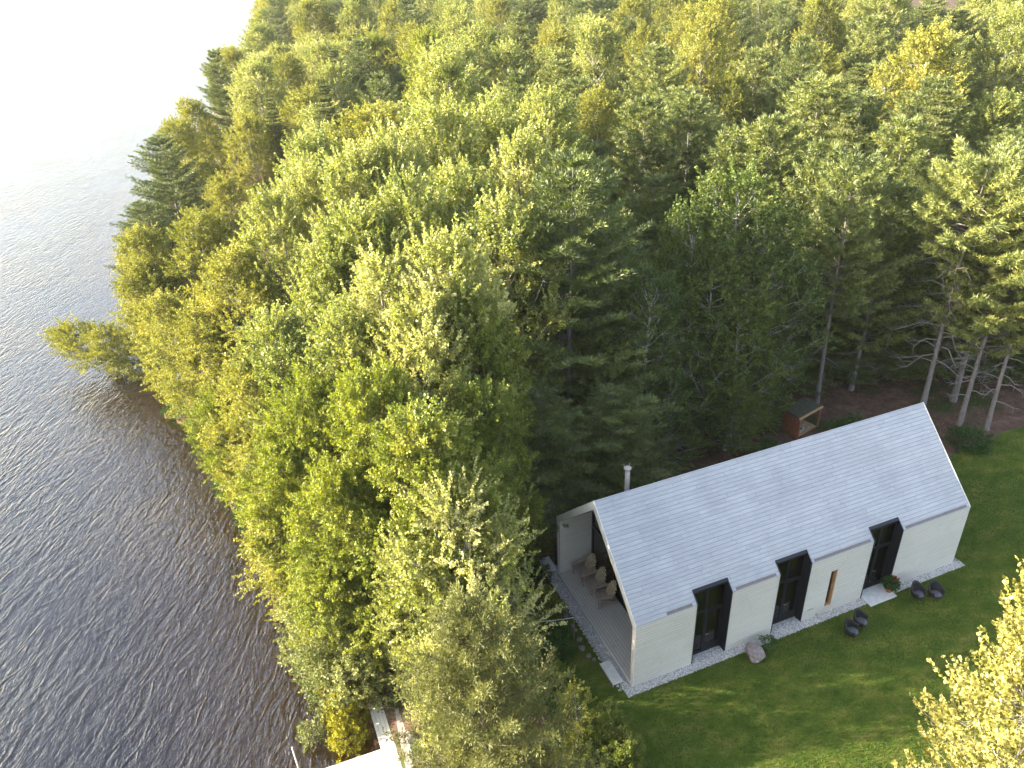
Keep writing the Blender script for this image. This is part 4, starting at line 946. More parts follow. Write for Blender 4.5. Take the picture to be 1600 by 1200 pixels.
('rpine', 102.64, 87.56, 11.9, 3.89, 'tufted red pine far back, 90 percent across, top 1 percent down', 'red pines in the forest behind the cabin'),
('birch', 11.95, 58.21, 13.0, 3.71, 'golden birch in the back forest, 43 percent across, top 11 percent down', 'birches in the forest behind the cabin'),
('birch', 37.81, 48.55, 11.8, 2.97, 'golden birch in the back forest, 71 percent across, top 10 percent down', 'birches in the forest behind the cabin'),
('aspen', 35.55, 170.81, 12.7, 3.43, 'pale aspen far back, 38 percent across, cut by top edge', 'aspens in the forest behind the cabin'),
('aspen', 34.65, 125.74, 16.0, 3.46, 'pale aspen far back, 44 percent across, cut by top edge', 'aspens in the forest behind the cabin'),
('rpine', 86.93, 75.87, 12.4, 3.04, 'tufted red pine far back, 88 percent across, top 2 percent down', 'red pines in the forest behind the cabin'),
('birch', 50.23, 69.19, 16.2, 3.3, 'golden birch in the back forest, 70 percent across, top 1 percent down', 'birches in the forest behind the cabin'),
('birch', 43.35, 73.25, 13.5, 3.1, 'golden birch in the back forest, 63 percent across, top 4 percent down', 'birches in the forest behind the cabin'),
('rpine', 33.0, 89.41, 15.2, 3.15, 'tufted red pine in the back forest, 51 percent across, top 2 percent down', 'red pines in the forest behind the cabin'),
('rpine', 90.19, 102.02, 11.7, 3.37, 'tufted red pine far back, 78 percent across, top 1 percent down', 'red pines in the forest behind the cabin'),
('birch', 13.17, 133.73, 15.4, 4.12, 'golden birch far back, 31 percent across, top 1 percent down', 'birches in the forest behind the cabin'),
('birch', 50.16, 38.15, 15.4, 3.7, 'golden birch mid forest, 90 percent across, top 5 percent down', 'birches in the forest behind the cabin'),
('aspen', -0.51, 101.02, 11.7, 3.56, 'pale aspen far back, 25 percent across, top 7 percent down', 'aspens in the forest behind the cabin'),
('rpine', 81.1, 91.23, 11.6, 3.27, 'tufted red pine far back, 78 percent across, top 2 percent down', 'red pines in the forest behind the cabin'),
('aspen', 61.3, 201.69, 10.9, 3.84, 'pale aspen far back, 45 percent across, cut by top edge', 'aspens in the forest behind the cabin'),
('rpine', 83.7, 52.63, 13.0, 3.27, 'tufted red pine in the back forest, at the right edge, top 3 percent down', 'red pines in the forest behind the cabin'),
('aspen', 8.96, 185.82, 10.5, 3.75, 'pale aspen far back, 25 percent across, top 2 percent down', 'aspens in the forest behind the cabin'),
('wpine', 39.75, 207.61, 15.8, 4.12, 'white pine far back, 36 percent across, cut by top edge', 'white pines in the forest behind the cabin'),
('aspen', 34.37, 160.84, 13.5, 3.52, 'pale aspen far back, 40 percent across, cut by top edge', 'aspens in the forest behind the cabin'),
('aspen', 118.68, 136.99, 11.2, 4.16, 'pale aspen far back, 78 percent across, cut by top edge', 'aspens in the forest behind the cabin'),
('wpine', 103.33, 160.4, 11.5, 4.11, 'white pine far back, 66 percent across, cut by top edge', 'white pines in the forest behind the cabin'),
('aspen', 36.3, 136.22, 11.2, 3.88, 'pale aspen far back, 43 percent across, top 3 percent down', 'aspens in the forest behind the cabin'),
('aspen', 41.85, 86.27, 14.0, 3.61, 'pale aspen in the back forest, 57 percent across, top 3 percent down', 'aspens in the forest behind the cabin'),
('aspen', 44.63, 119.44, 10.6, 3.58, 'pale aspen far back, 51 percent across, top 4 percent down', 'aspens in the forest behind the cabin'),
('aspen', 94.06, 69.52, 15.2, 3.22, 'pale aspen far back, 96 percent across, cut by top edge', 'aspens in the forest behind the cabin'),
('rpine', 31.34, 29.46, 15.0, 3.59, 'tufted red pine mid forest, 80 percent across, top 10 percent down', 'red pines in the forest behind the cabin'),
('aspen', 101.98, 78.9, 11.4, 4.03, 'pale aspen far back, 94 percent across, top 2 percent down', 'aspens in the forest behind the cabin'),
('wpine', 114.1, 174.4, 11.5, 4.05, 'white pine far back, 67 percent across, cut by top edge', 'white pines in the forest behind the cabin'),
('spruce', 62.39, 220.02, 13.3, 2.89, 'pointed spruce far back, 43 percent across, cut by top edge', 'spruces in the forest behind the cabin'),
('wpine', 32.76, 150.26, 15.1, 3.88, 'white pine far back, 39 percent across, cut by top edge', 'white pines in the forest behind the cabin'),
('lime', 16.56, 207.48, 14.3, 4.34, 'light green tree far back, 27 percent across, cut by top edge', 'light green trees in the forest behind the cabin'),
('aspen', 25.52, 170.63, 10.5, 3.4, 'pale aspen far back, 34 percent across, top 2 percent down', 'aspens in the forest behind the cabin'),
('spruce', 43.7, 159.39, 12.9, 2.71, 'pointed spruce far back, 44 percent across, cut by top edge', 'spruces in the forest behind the cabin'),
('birch', 0.7, 71.49, 11.1, 3.69, 'golden birch in the back forest, 30 percent across, top 12 percent down', 'birches in the forest behind the cabin'),
('aspen', 39.1, 198.59, 12.1, 4.08, 'pale aspen far back, 37 percent across, cut by top edge', 'aspens in the forest behind the cabin'),
('aspen', 115.33, 72.65, 10.8, 3.53, 'pale aspen far back, at the right edge, top 2 percent down', 'aspens in the forest behind the cabin'),
('rpine', 25.03, 55.21, 12.3, 3.67, 'tufted red pine in the back forest, 57 percent across, top 10 percent down', 'red pines in the forest behind the cabin'),
('birch', 86.74, 198.78, 10.5, 4.26, 'golden birch far back, 54 percent across, cut by top edge', 'birches in the forest behind the cabin'),
('spruce', 29.0, 23.16, 14.2, 2.84, 'pointed spruce mid forest, 84 percent across, top 14 percent down', 'spruces in the forest behind the cabin'),
('birch', 73.87, 228.19, 14.7, 4.64, 'golden birch far back, 46 percent across, cut by top edge', 'birches in the forest behind the cabin'),
('birch', 24.78, 148.6, 11.8, 3.24, 'golden birch far back, 36 percent across, top 2 percent down', 'birches in the forest behind the cabin'),
('aspen', 89.99, 178.49, 10.9, 3.76, 'pale aspen far back, 59 percent across, cut by top edge', 'aspens in the forest behind the cabin'),
('rpine', 26.51, 62.38, 13.0, 3.1, 'tufted red pine in the back forest, 55 percent across, top 8 percent down', 'red pines in the forest behind the cabin'),
('birch', 124.53, 89.72, 13.5, 3.83, 'golden birch far back, 99 percent across, cut by top edge', 'birches in the forest behind the cabin'),
('wpine', 30.71, 196.43, 14.7, 4.13, 'white pine far back, 34 percent across, cut by top edge', 'white pines in the forest behind the cabin'),
('rpine', 52.71, 129.83, 15.3, 3.64, 'tufted red pine far back, 52 percent across, cut by top edge', 'red pines in the forest behind the cabin'),
('birch', 104.44, 95.94, 12.1, 3.43, 'golden birch far back, 87 percent across, cut by top edge', 'birches in the forest behind the cabin'),
('rpine', 84.32, 64.67, 13.5, 3.63, 'tufted red pine in the back forest, 94 percent across, top 2 percent down', 'red pines in the forest behind the cabin'),
('aspen', 73.45, 199.72, 12.6, 3.84, 'pale aspen far back, 49 percent across, cut by top edge', 'aspens in the forest behind the cabin'),
('birch', 14.17, 222.89, 11.6, 4.23, 'golden birch far back, 27 percent across, cut by top edge', 'birches in the forest behind the cabin'),
('aspen', 15.63, 50.81, 12.5, 2.95, 'pale aspen mid forest, 49 percent across, top 12 percent down', 'aspens in the forest behind the cabin'),
('birch', 44.11, 187.06, 11.7, 3.44, 'golden birch far back, 40 percent across, cut by top edge', 'birches in the forest behind the cabin'),
('aspen', 37.03, 62.72, 10.7, 3.63, 'pale aspen in the back forest, 63 percent across, top 10 percent down', 'aspens in the forest behind the cabin'),
('wpine', 54.07, 177.65, 14.3, 3.98, 'white pine far back, 44 percent across, cut by top edge', 'white pines in the forest behind the cabin'),
('birch', 43.36, 228.29, 13.9, 3.95, 'golden birch far back, 36 percent across, cut by top edge', 'birches in the forest behind the cabin'),
('rpine', 75.51, 174.38, 13.2, 4.01, 'tufted red pine far back, 53 percent across, cut by top edge', 'red pines in the forest behind the cabin'),
('spruce', 41.78, 37.1, 14.4, 2.75, 'pointed spruce mid forest, 84 percent across, top 8 percent down', 'spruces in the forest behind the cabin'),
('aspen', 96.28, 168.46, 12.8, 4.41, 'pale aspen far back, 62 percent across, cut by top edge', 'aspens in the forest behind the cabin'),
('spruce', 65.33, 37.86, 13.1, 2.72, 'pointed spruce in the back forest, at the right edge, top 7 percent down', 'spruces in the forest behind the cabin'),
('aspen', 31.52, 178.79, 12.1, 4.09, 'pale aspen far back, 36 percent across, top 1 percent down', 'aspens in the forest behind the cabin'),
('aspen', 23.88, 71.81, 13.4, 3.5, 'pale aspen in the back forest, 49 percent across, top 7 percent down', 'aspens in the forest behind the cabin'),
('aspen', 49.0, 27.8, 11.4, 3.27, 'pale aspen mid forest, 98 percent across, top 14 percent down', 'aspens in the forest behind the cabin'),
('birch', 109.16, 141.33, 10.5, 3.78, 'golden birch far back, 73 percent across, cut by top edge', 'birches in the forest behind the cabin'),
('aspen', 44.15, 63.73, 13.0, 3.69, 'pale aspen in the back forest, 68 percent across, top 6 percent down', 'aspens in the forest behind the cabin'),
('birch', 67.98, 105.37, 16.1, 3.56, 'golden birch far back, 66 percent across, cut by top edge', 'birches in the forest behind the cabin'),
('aspen', 1.07, 64.1, 10.6, 3.48, 'pale aspen in the back forest, 31 percent across, top 14 percent down', 'aspens in the forest behind the cabin'),
('birch', 85.8, 162.36, 13.3, 3.57, 'golden birch far back, 59 percent across, cut by top edge', 'birches in the forest behind the cabin'),
('rpine', 87.02, 241.58, 10.6, 4.33, 'tufted red pine far back, 48 percent across, cut by top edge', 'red pines in the forest behind the cabin'),
('wpine', 70.09, 92.36, 16.4, 4.21, 'white pine far back, 72 percent across, cut by top edge', 'white pines in the forest behind the cabin'),
('birch', 47.88, 200.83, 11.0, 4.24, 'golden birch far back, 41 percent across, cut by top edge', 'birches in the forest behind the cabin'),
('birch', 66.1, 68.96, 15.9, 3.47, 'golden birch in the back forest, 81 percent across, cut by top edge', 'birches in the forest behind the cabin'),
('rpine', 67.58, 126.47, 11.6, 3.33, 'tufted red pine far back, 60 percent across, top 1 percent down', 'red pines in the forest behind the cabin'),
('aspen', 68.78, 50.85, 12.6, 2.94, 'pale aspen in the back forest, 93 percent across, top 5 percent down', 'aspens in the forest behind the cabin'),
('birch', 46.15, 106.78, 11.5, 4.04, 'golden birch far back, 54 percent across, top 4 percent down', 'birches in the forest behind the cabin'),
('wpine', 17.07, 90.44, 11.2, 3.59, 'white pine in the back forest, 40 percent across, top 8 percent down', 'white pines in the forest behind the cabin'),
('birch', 52.63, 53.6, 12.4, 2.99, 'golden birch in the back forest, 80 percent across, top 7 percent down', 'birches in the forest behind the cabin'),
('wpine', 114.22, 82.31, 10.8, 3.96, 'white pine far back, 98 percent across, top 1 percent down', 'white pines in the forest behind the cabin'),
('aspen', 29.82, 204.46, 11.3, 4.3, 'pale aspen far back, 33 percent across, cut by top edge', 'aspens in the forest behind the cabin'),
('aspen', 45.76, 136.68, 13.6, 3.89, 'pale aspen far back, 47 percent across, cut by top edge', 'aspens in the forest behind the cabin'),
('aspen', -3.45, 79.99, 12.9, 3.46, 'pale aspen in the back forest, 24 percent across, top 9 percent down', 'aspens in the forest behind the cabin'),
('aspen', 105.64, 113.23, 13.7, 4.18, 'pale aspen far back, 81 percent across, cut by top edge', 'aspens in the forest behind the cabin'),
('wpine', 44.21, 93.08, 16.4, 4.5, 'white pine far back, 57 percent across, cut by top edge', 'white pines in the forest behind the cabin'),
('aspen', 106.84, 206.35, 10.8, 4.58, 'pale aspen far back, 60 percent across, cut by top edge', 'aspens in the forest behind the cabin'),
('rpine', 43.82, 30.35, 13.5, 2.93, 'tufted red pine mid forest, 92 percent across, top 10 percent down', 'red pines in the forest behind the cabin'),
('aspen', 18.4, 165.41, 14.6, 3.8, 'pale aspen far back, 31 percent across, cut by top edge', 'aspens in the forest behind the cabin'),
('aspen', 24.42, 81.86, 14.4, 3.5, 'pale aspen in the back forest, 47 percent across, top 4 percent down', 'aspens in the forest behind the cabin'),
('aspen', -2.03, 43.25, 12.3, 3.02, 'pale aspen mid forest, 31 percent across, top 18 percent down', 'aspens in the forest behind the cabin'),
('aspen', 55.89, 66.29, 12.8, 2.94, 'pale aspen in the back forest, 75 percent across, top 5 percent down', 'aspens in the forest behind the cabin'),
('wpine', 12.23, 39.78, 16.3, 3.34, 'white pine mid forest, 50 percent across, top 9 percent down', 'white pines in the forest behind the cabin'),
('birch', 50.24, 193.29, 15.2, 4.37, 'golden birch far back, 40 percent across, top 1 percent down', 'birches in the forest behind the cabin'),
('lime', 67.05, 194.7, 13.5, 4.32, 'light green tree far back, 47 percent across, cut by top edge', 'light green trees in the forest behind the cabin'),
('birch', 44.9, 128.86, 14.2, 3.47, 'golden birch far back, 48 percent across, cut by top edge', 'birches in the forest behind the cabin'),
('wpine', 5.73, 58.39, 14.3, 3.63, 'white pine in the back forest, 37 percent across, top 9 percent down', 'white pines in the forest behind the cabin'),
('birch', -3.53, 111.02, 11.4, 3.11, 'golden birch far back, 22 percent across, top 7 percent down', 'birches in the forest behind the cabin'),
('aspen', 44.83, 240.47, 14.2, 3.56, 'pale aspen far back, 35 percent across, cut by top edge', 'aspens in the forest behind the cabin'),
('rpine', 31.64, 51.58, 14.8, 3.73, 'tufted red pine in the back forest, 64 percent across, top 6 percent down', 'red pines in the forest behind the cabin'),
('spruce', 95.31, 77.82, 12.2, 2.94, 'pointed spruce far back, 92 percent across, top 1 percent down', 'spruces in the forest behind the cabin'),
('aspen', 106.7, 72.63, 12.6, 3.27, 'pale aspen far back, at the right edge, top 1 percent down', 'aspens in the forest behind the cabin'),
('wpine', 75.02, 87.38, 11.6, 4.16, 'white pine far back, 76 percent across, top 3 percent down', 'white pines in the forest behind the cabin'),
('wpine', 15.16, 25.17, 11.2, 3.35, 'white pine mid forest, 64 percent across, top 23 percent down', 'white pines in the forest behind the cabin'),
('spruce', 91.93, 229.82, 10.5, 3.22, 'pointed spruce far back, 51 percent across, cut by top edge', 'spruces in the forest behind the cabin'),
('aspen', 100.47, 179.85, 12.1, 4.46, 'pale aspen far back, 61 percent across, cut by top edge', 'aspens in the forest behind the cabin'),
('rpine', 60.68, 164.45, 12.0, 3.65, 'tufted red pine far back, 50 percent across, cut by top edge', 'red pines in the forest behind the cabin'),
('aspen', 8.61, 111.15, 12.4, 3.72, 'pale aspen far back, 31 percent across, top 5 percent down', 'aspens in the forest behind the cabin'),
('wpine', 63.62, 47.49, 12.5, 3.95, 'white pine in the back forest, 92 percent across, top 6 percent down', 'white pines in the forest behind the cabin'),
('rpine', 104.34, 194.81, 11.2, 3.84, 'tufted red pine far back, 61 percent across, cut by top edge', 'red pines in the forest behind the cabin'),
('rpine', 27.32, 40.67, 13.3, 2.94, 'tufted red pine mid forest, 67 percent across, top 11 percent down', 'red pines in the forest behind the cabin'),
('birch', 60.55, 58.79, 10.5, 3.54, 'golden birch in the back forest, 82 percent across, top 8 percent down', 'birches in the forest behind the cabin'),
('spruce', 6.23, 83.93, 13.6, 3.08, 'pointed spruce in the back forest, 32 percent across, top 7 percent down', 'spruces in the forest behind the cabin'),
('spruce', 27.65, 189.19, 11.0, 2.96, 'pointed spruce far back, 33 percent across, top 1 percent down', 'spruces in the forest behind the cabin'),
('birch', 79.25, 117.53, 15.5, 3.3, 'golden birch far back, 68 percent across, cut by top edge', 'birches in the forest behind the cabin'),
('rpine', 112.54, 95.04, 10.7, 3.86, 'tufted red pine far back, 91 percent across, top 1 percent down', 'red pines in the forest behind the cabin'),
('rpine', 63.85, 139.07, 12.9, 3.37, 'tufted red pine far back, 55 percent across, cut by top edge', 'red pines in the forest behind the cabin'),
('rpine', 56.0, 40.67, 14.0, 3.25, 'tufted red pine in the back forest, 93 percent across, top 6 percent down', 'red pines in the forest behind the cabin'),
('rpine', 122.21, 204.73, 10.6, 3.67, 'tufted red pine far back, 64 percent across, cut by top edge', 'red pines in the forest behind the cabin'),
('aspen', 39.71, 143.97, 10.9, 3.5, 'pale aspen far back, 43 percent across, top 2 percent down', 'aspens in the forest behind the cabin'),
('lime', 5.17, 32.89, 14.0, 3.28, 'light green tree mid forest, 45 percent across, top 17 percent down', 'light green trees in the forest behind the cabin'),
('aspen', 28.29, 155.97, 14.9, 3.95, 'pale aspen far back, 35 percent across, top 1 percent down', 'aspens in the forest behind the cabin'),
('wpine', 95.95, 194.14, 12.4, 5.22, 'white pine far back, 58 percent across, cut by top edge', 'white pines in the forest behind the cabin'),
('rpine', 90.14, 55.87, 16.0, 3.02, 'tufted red pine in the back forest, at the right edge, cut by top edge', 'red pines in the forest behind the cabin'),
('birch', 13.17, 116.38, 11.7, 3.68, 'golden birch far back, 33 percent across, top 5 percent down', 'birches in the forest behind the cabin'),
('spruce', 113.43, 128.59, 10.9, 3.14, 'pointed spruce far back, 78 percent across, cut by top edge', 'spruces in the forest behind the cabin'),
('aspen', 4.94, 78.42, 12.1, 2.93, 'pale aspen in the back forest, 32 percent across, top 9 percent down', 'aspens in the forest behind the cabin'),
('aspen', 118.8, 157.45, 12.0, 3.76, 'pale aspen far back, 72 percent across, cut by top edge', 'aspens in the forest behind the cabin'),
('spruce', 8.16, 70.82, 10.6, 2.92, 'pointed spruce in the back forest, 37 percent across, top 12 percent down', 'spruces in the forest behind the cabin'),
('aspen', 109.9, 224.99, 10.8, 4.52, 'pale aspen far back, 57 percent across, cut by top edge', 'aspens in the forest behind the cabin'),
('aspen', 33.81, 118.44, 14.8, 3.48, 'pale aspen far back, 45 percent across, top 1 percent down', 'aspens in the forest behind the cabin'),
('wpine', 53.48, 138.09, 15.9, 3.67, 'white pine far back, 52 percent across, cut by top edge', 'white pines in the forest behind the cabin'),
('spruce', 48.31, 153.9, 12.6, 2.95, 'pointed spruce far back, 46 percent across, cut by top edge', 'spruces in the forest behind the cabin'),
('birch', 19.75, 247.33, 12.1, 3.82, 'golden birch far back, 28 percent across, cut by top edge', 'birches in the forest behind the cabin'),
('birch', 22.31, 201.88, 14.8, 4.02, 'golden birch far back, 31 percent across, cut by top edge', 'birches in the forest behind the cabin'),
('birch', 120.1, 121.29, 13.2, 3.3, 'golden birch far back, 84 percent across, cut by top edge', 'birches in the forest behind the cabin'),
('spruce', 99.71, 146.41, 12.8, 3.23, 'pointed spruce far back, 68 percent across, cut by top edge', 'spruces in the forest behind the cabin'),
('birch', 22.2, 138.22, 12.6, 3.64, 'golden birch far back, 35 percent across, top 2 percent down', 'birches in the forest behind the cabin'),
('aspen', 59.47, 131.09, 11.2, 3.31, 'pale aspen far back, 55 percent across, top 2 percent down', 'aspens in the forest behind the cabin'),
('spruce', 97.57, 213.59, 10.5, 3.14, 'pointed spruce far back, 55 percent across, cut by top edge', 'spruces in the forest behind the cabin'),
('aspen', 31.76, 64.42, 15.6, 3.15, 'pale aspen in the back forest, 58 percent across, top 4 percent down', 'aspens in the forest behind the cabin'),
('birch', 57.37, 102.7, 14.6, 3.55, 'golden birch far back, 61 percent across, cut by top edge', 'birches in the forest behind the cabin'),
('wpine', 126.38, 99.84, 10.8, 4.54, 'white pine far back, 94 percent across, cut by top edge', 'white pines in the forest behind the cabin'),
('wpine', 84.31, 98.89, 10.9, 3.95, 'white pine far back, 76 percent across, top 2 percent down', 'white pines in the forest behind the cabin'),
('aspen', 6.87, 94.64, 12.9, 3.14, 'pale aspen in the back forest, 31 percent across, top 6 percent down', 'aspens in the forest behind the cabin'),
('aspen', 32.02, 76.25, 11.5, 3.87, 'pale aspen in the back forest, 54 percent across, top 7 percent down', 'aspens in the forest behind the cabin'),
('birch', 31.58, 142.88, 11.1, 4.04, 'golden birch far back, 40 percent across, top 3 percent down', 'birches in the forest behind the cabin'),
('rpine', 125.05, 176.79, 11.0, 3.74, 'tufted red pine far back, 71 percent across, cut by top edge', 'red pines in the forest behind the cabin'),
('lime', 9.8, 177.11, 12.1, 4.26, 'light green tree far back, 26 percent across, top 2 percent down', 'light green trees in the forest behind the cabin'),
('aspen', 45.63, 176.73, 14.9, 4.3, 'pale aspen far back, 41 percent across, cut by top edge', 'aspens in the forest behind the cabin'),
('rpine', 105.14, 170.62, 11.9, 3.84, 'tufted red pine far back, 65 percent across, cut by top edge', 'red pines in the forest behind the cabin'),
('aspen', -4.1, 36.12, 13.4, 2.94, 'pale aspen mid forest, 30 percent across, top 19 percent down', 'aspens in the forest behind the cabin'),
('birch', -4.02, 117.9, 10.9, 3.51, 'golden birch far back, 23 percent across, top 7 percent down', 'birches in the forest behind the cabin'),
('rpine', 78.77, 62.46, 12.7, 3.95, 'tufted red pine in the back forest, 92 percent across, top 3 percent down', 'red pines in the forest behind the cabin'),
('rpine', 98.27, 203.75, 11.9, 4.21, 'tufted red pine far back, 56 percent across, cut by top edge', 'red pines in the forest behind the cabin'),
('rpine', 36.83, 30.53, 13.4, 3.4, 'tufted red pine mid forest, 85 percent across, top 12 percent down', 'red pines in the forest behind the cabin'),
('rpine', 58.84, 52.7, 15.5, 3.06, 'tufted red pine in the back forest, 86 percent across, top 2 percent down', 'red pines in the forest behind the cabin'),
('aspen', 7.44, 44.59, 16.2, 3.52, 'pale aspen mid forest, 42 percent across, top 9 percent down', 'aspens in the forest behind the cabin'),
('birch', 128.57, 124.73, 11.4, 3.62, 'golden birch far back, 85 percent across, cut by top edge', 'birches in the forest behind the cabin'),
('birch', 41.6, 58.26, 15.4, 3.42, 'golden birch in the back forest, 69 percent across, top 4 percent down', 'birches in the forest behind the cabin'),
('rpine', 34.95, 100.34, 12.6, 3.11, 'tufted red pine far back, 49 percent across, top 4 percent down', 'red pines in the forest behind the cabin'),
('aspen', 105.63, 103.84, 11.3, 3.51, 'pale aspen far back, 84 percent across, cut by top edge', 'aspens in the forest behind the cabin'),
('birch', 97.0, 94.08, 15.2, 3.33, 'golden birch far back, 86 percent across, cut by top edge', 'birches in the forest behind the cabin'),
('rpine', 118.45, 99.36, 11.7, 3.71, 'tufted red pine far back, 91 percent across, cut by top edge', 'red pines in the forest behind the cabin'),
('aspen', 73.92, 47.91, 15.3, 3.51, 'pale aspen in the back forest, 99 percent across, top 2 percent down', 'aspens in the forest behind the cabin'),
('rpine', 71.97, 110.79, 12.3, 3.32, 'tufted red pine far back, 66 percent across, top 1 percent down', 'red pines in the forest behind the cabin'),
('aspen', 73.75, 97.66, 16.0, 3.5, 'pale aspen far back, 73 percent across, cut by top edge', 'aspens in the forest behind the cabin'),
('rpine', 50.9, 90.28, 13.5, 3.88, 'tufted red pine far back, 62 percent across, top 2 percent down', 'red pines in the forest behind the cabin'),
('aspen', 50.49, 164.84, 12.5, 3.9, 'pale aspen far back, 46 percent across, cut by top edge', 'aspens in the forest behind the cabin'),
('rpine', 126.47, 154.89, 10.7, 3.49, 'tufted red pine far back, 75 percent across, cut by top edge', 'red pines in the forest behind the cabin'),
('lime', 16.5, 106.25, 11.9, 4.3, 'light green tree far back, 36 percent across, top 5 percent down', 'light green trees in the forest behind the cabin'),
('aspen', 64.62, 171.96, 14.9, 4.34, 'pale aspen far back, 50 percent across, cut by top edge', 'aspens in the forest behind the cabin'),
('aspen', 19.82, 129.34, 16.0, 4.04, 'pale aspen far back, 34 percent across, cut by top edge', 'aspens in the forest behind the cabin'),
('wpine', 88.41, 118.26, 12.0, 4.43, 'white pine far back, 73 percent across, cut by top edge', 'white pines in the forest behind the cabin'),
('aspen', 60.22, 247.24, 14.9, 4.31, 'pale aspen far back, 39 percent across, top 1 percent down', 'aspens in the forest behind the cabin'),
('aspen', 113.77, 214.93, 10.7, 4.06, 'pale aspen far back, 58 percent across, top 1 percent down', 'aspens in the forest behind the cabin'),
('aspen', 125.3, 114.67, 12.4, 3.25, 'pale aspen far back, 88 percent across, cut by top edge', 'aspens in the forest behind the cabin'),
('aspen', 54.47, 120.82, 16.0, 3.28, 'pale aspen far back, 56 percent across, cut by top edge', 'aspens in the forest behind the cabin'),
('aspen', 3.23, 115.21, 10.8, 3.88, 'pale aspen far back, 27 percent across, top 7 percent down', 'aspens in the forest behind the cabin'),
('rpine', 55.05, 27.78, 12.5, 3.52, 'tufted red pine mid forest, at the right edge, top 11 percent down', 'red pines in the forest behind the cabin'),
('spruce', 87.9, 151.59, 12.0, 2.95, 'pointed spruce far back, 63 percent across, cut by top edge', 'spruces in the forest behind the cabin'),
('birch', 22.14, 102.54, 12.9, 3.81, 'golden birch far back, 41 percent across, top 4 percent down', 'birches in the forest behind the cabin'),
('birch', 52.05, 77.69, 14.8, 3.79, 'golden birch in the back forest, 67 percent across, top 2 percent down', 'birches in the forest behind the cabin'),
('aspen', 10.3, 123.0, 10.5, 3.15, 'pale aspen far back, 32 percent across, top 6 percent down', 'aspens in the forest behind the cabin'),
]

# ------------------------------------------------------------------ planting
for k, (kind, x, y, H, R, lab, grp) in enumerate(TREES):
    xm = float(xs(y))+.9; sh = max(0.0, xm-x)
    z = float(ground_z(max(x, xm), y))-.03
    if sh > 0: tree(kind, xm, y, H, R, lab, grp or None, 0.0, z, (0, -sh/H), k)
    else: tree(kind, x, y, H, R, lab, grp or None, None, z, (0, 0), k)
tree('birch', -14.8, 37.0, 9.6, 1.9, 'yellow-green tree bough reaching out low over the lake at the far left', None, R_(-32), -.9, (0, R_(-76)), 1)
# scrub on the bank and low plants
for k, (x, y, H, R, lab) in enumerate([(-9.9, 5.2, 4.2, 2.0, 'grey-green willow scrub on the bank above the yellow shrub'), (-10.4, 6.8, 4.4, 1.7, 'grey-green willow overhanging the brown shallows')]):
    tree('willow', x, y, H, R, lab, None, k*1.3, -1.45, (0, 0), k)
def bush(name, cat, x, y, H, R, lab, lm, seed, z=0.0, shoots=260, per=34, leaf=.07, **kw):
    w, l = shrubmesh(seed, H, R, per, shoots, leaf, **kw); w.materials.append(M['bark']); l.materials.append(M[lm])
    e = empty(name, (x, y, z), 0, lab, cat); link(bpy.data.objects.new('stems', w), e); link(bpy.data.objects.new('foliage', l), e); return e
M['yel'] = leafmat('yellow_shrub_leaves', [(0, (.15, .15, .015)), (.5, (.30, .28, .02)), (1, (.45, .40, .06))], .35)
bush('yellow_shrub', 'shrub', -10.15, 4.35, 1.7, 1.0, 'bright yellow-green shrub at the water beside the white walkway', 'yel', 3, -1.45, 300, 40, .08)
bush('yellow_shrub', 'shrub', -10.5, 3.2, .8, .6, 'small yellow-green shrub between the tall yellow one and the dock', 'yel', 4, -1.45, 140, 34, .07)
bush('low_shrub', 'shrub', -11.7, 3.9, .5, .35, 'tiny pale shrub standing alone in the brown shallows', 'grey', 5, -1.5, 60, 26, .06)
bush('round_bush', 'bush', -2.25, -2.15, 1.25, 1.25, 'rounded bright green bush on the lawn at the bottom edge', 'maple', 6, 0, 800, 46, .06, slen=.2, srad=.12)
bush('low_bush', 'bush', -3.5, -2.1, .8, .7, 'low light green bush left of the rounded one, at the sapling foot', 'birch', 7, 0, 260, 40, .06, slen=.2)
sp_ = broadleaf(77, 3.0, .65, .3, 14, 8, 24, .07, .8, slen=.35, srad=.1)
sp_[0].materials.append(M['barkpale']); sp_[1].materials.append(M['birch'])
e = empty('sapling', (-3.0, -1.35, 0), 0, 'thin pale-trunked sapling beside the rounded bush', 'sapling')
link(bpy.data.objects.new('trunk', sp_[0]), e); link(bpy.data.objects.new('crown', sp_[1]), e)
beds = [(-2.7, 3.9, 1.2, .9), (-1.9, 3.3, .7, .6), (-2.3, 2.5, .9, .7), (-2.9, 1.7, .8, .6), (-3.3, 2.8, 1.3, .9), (-3.9, 1.2, 1.2, .8), (-1.5, 4.6, .9, .7), (-2.6, 5.4, 1.6, 1.1), (-1.6, 6.6, 1.2, .9), (-4.2, 2.2, 1.5, 1.0)]
wheres = ['under the pale rope, lake side', 'under the pale rope, nearest the deck', 'at the lawn edge between rope and sapling', 'at the lowest corner of the bed', 'mid-bed below the rope', 'by the cedar',
          'at the top of the bed near the deck', 'above the rope beside the young poplar', 'by the far corner of the deck', 'between cedar and rope']
for k, (x, y, H, R) in enumerate(beds):
    bush('low_shrub', 'shrub', x, y, H, R, 'low dark leafy shrub in the bed, '+wheres[k], 'maple' if k % 3 == 0 else 'fern', 20+k, 0, 190, 36, .075, slen=.25, srad=.14)
bush('low_shrub', 'shrub', 5.75, -.62, .35, .35, 'small green plant on the lawn just right of the boulder', 'fern', 41, 0, 26, 22, .07, slen=.15)
bush('low_shrub', 'shrub', 24.0, 6.2, .8, .9, 'dark low shrub at the foot of the leaning right-hand pine', 'fern', 42, 0, 160, 30, .08)
bush('low_shrub', 'shrub', 18.9, 9.2, 1.1, 1.0, 'low leafy shrub right of the firewood shelter by the path', 'fern', 43, 0, 160, 30, .08)
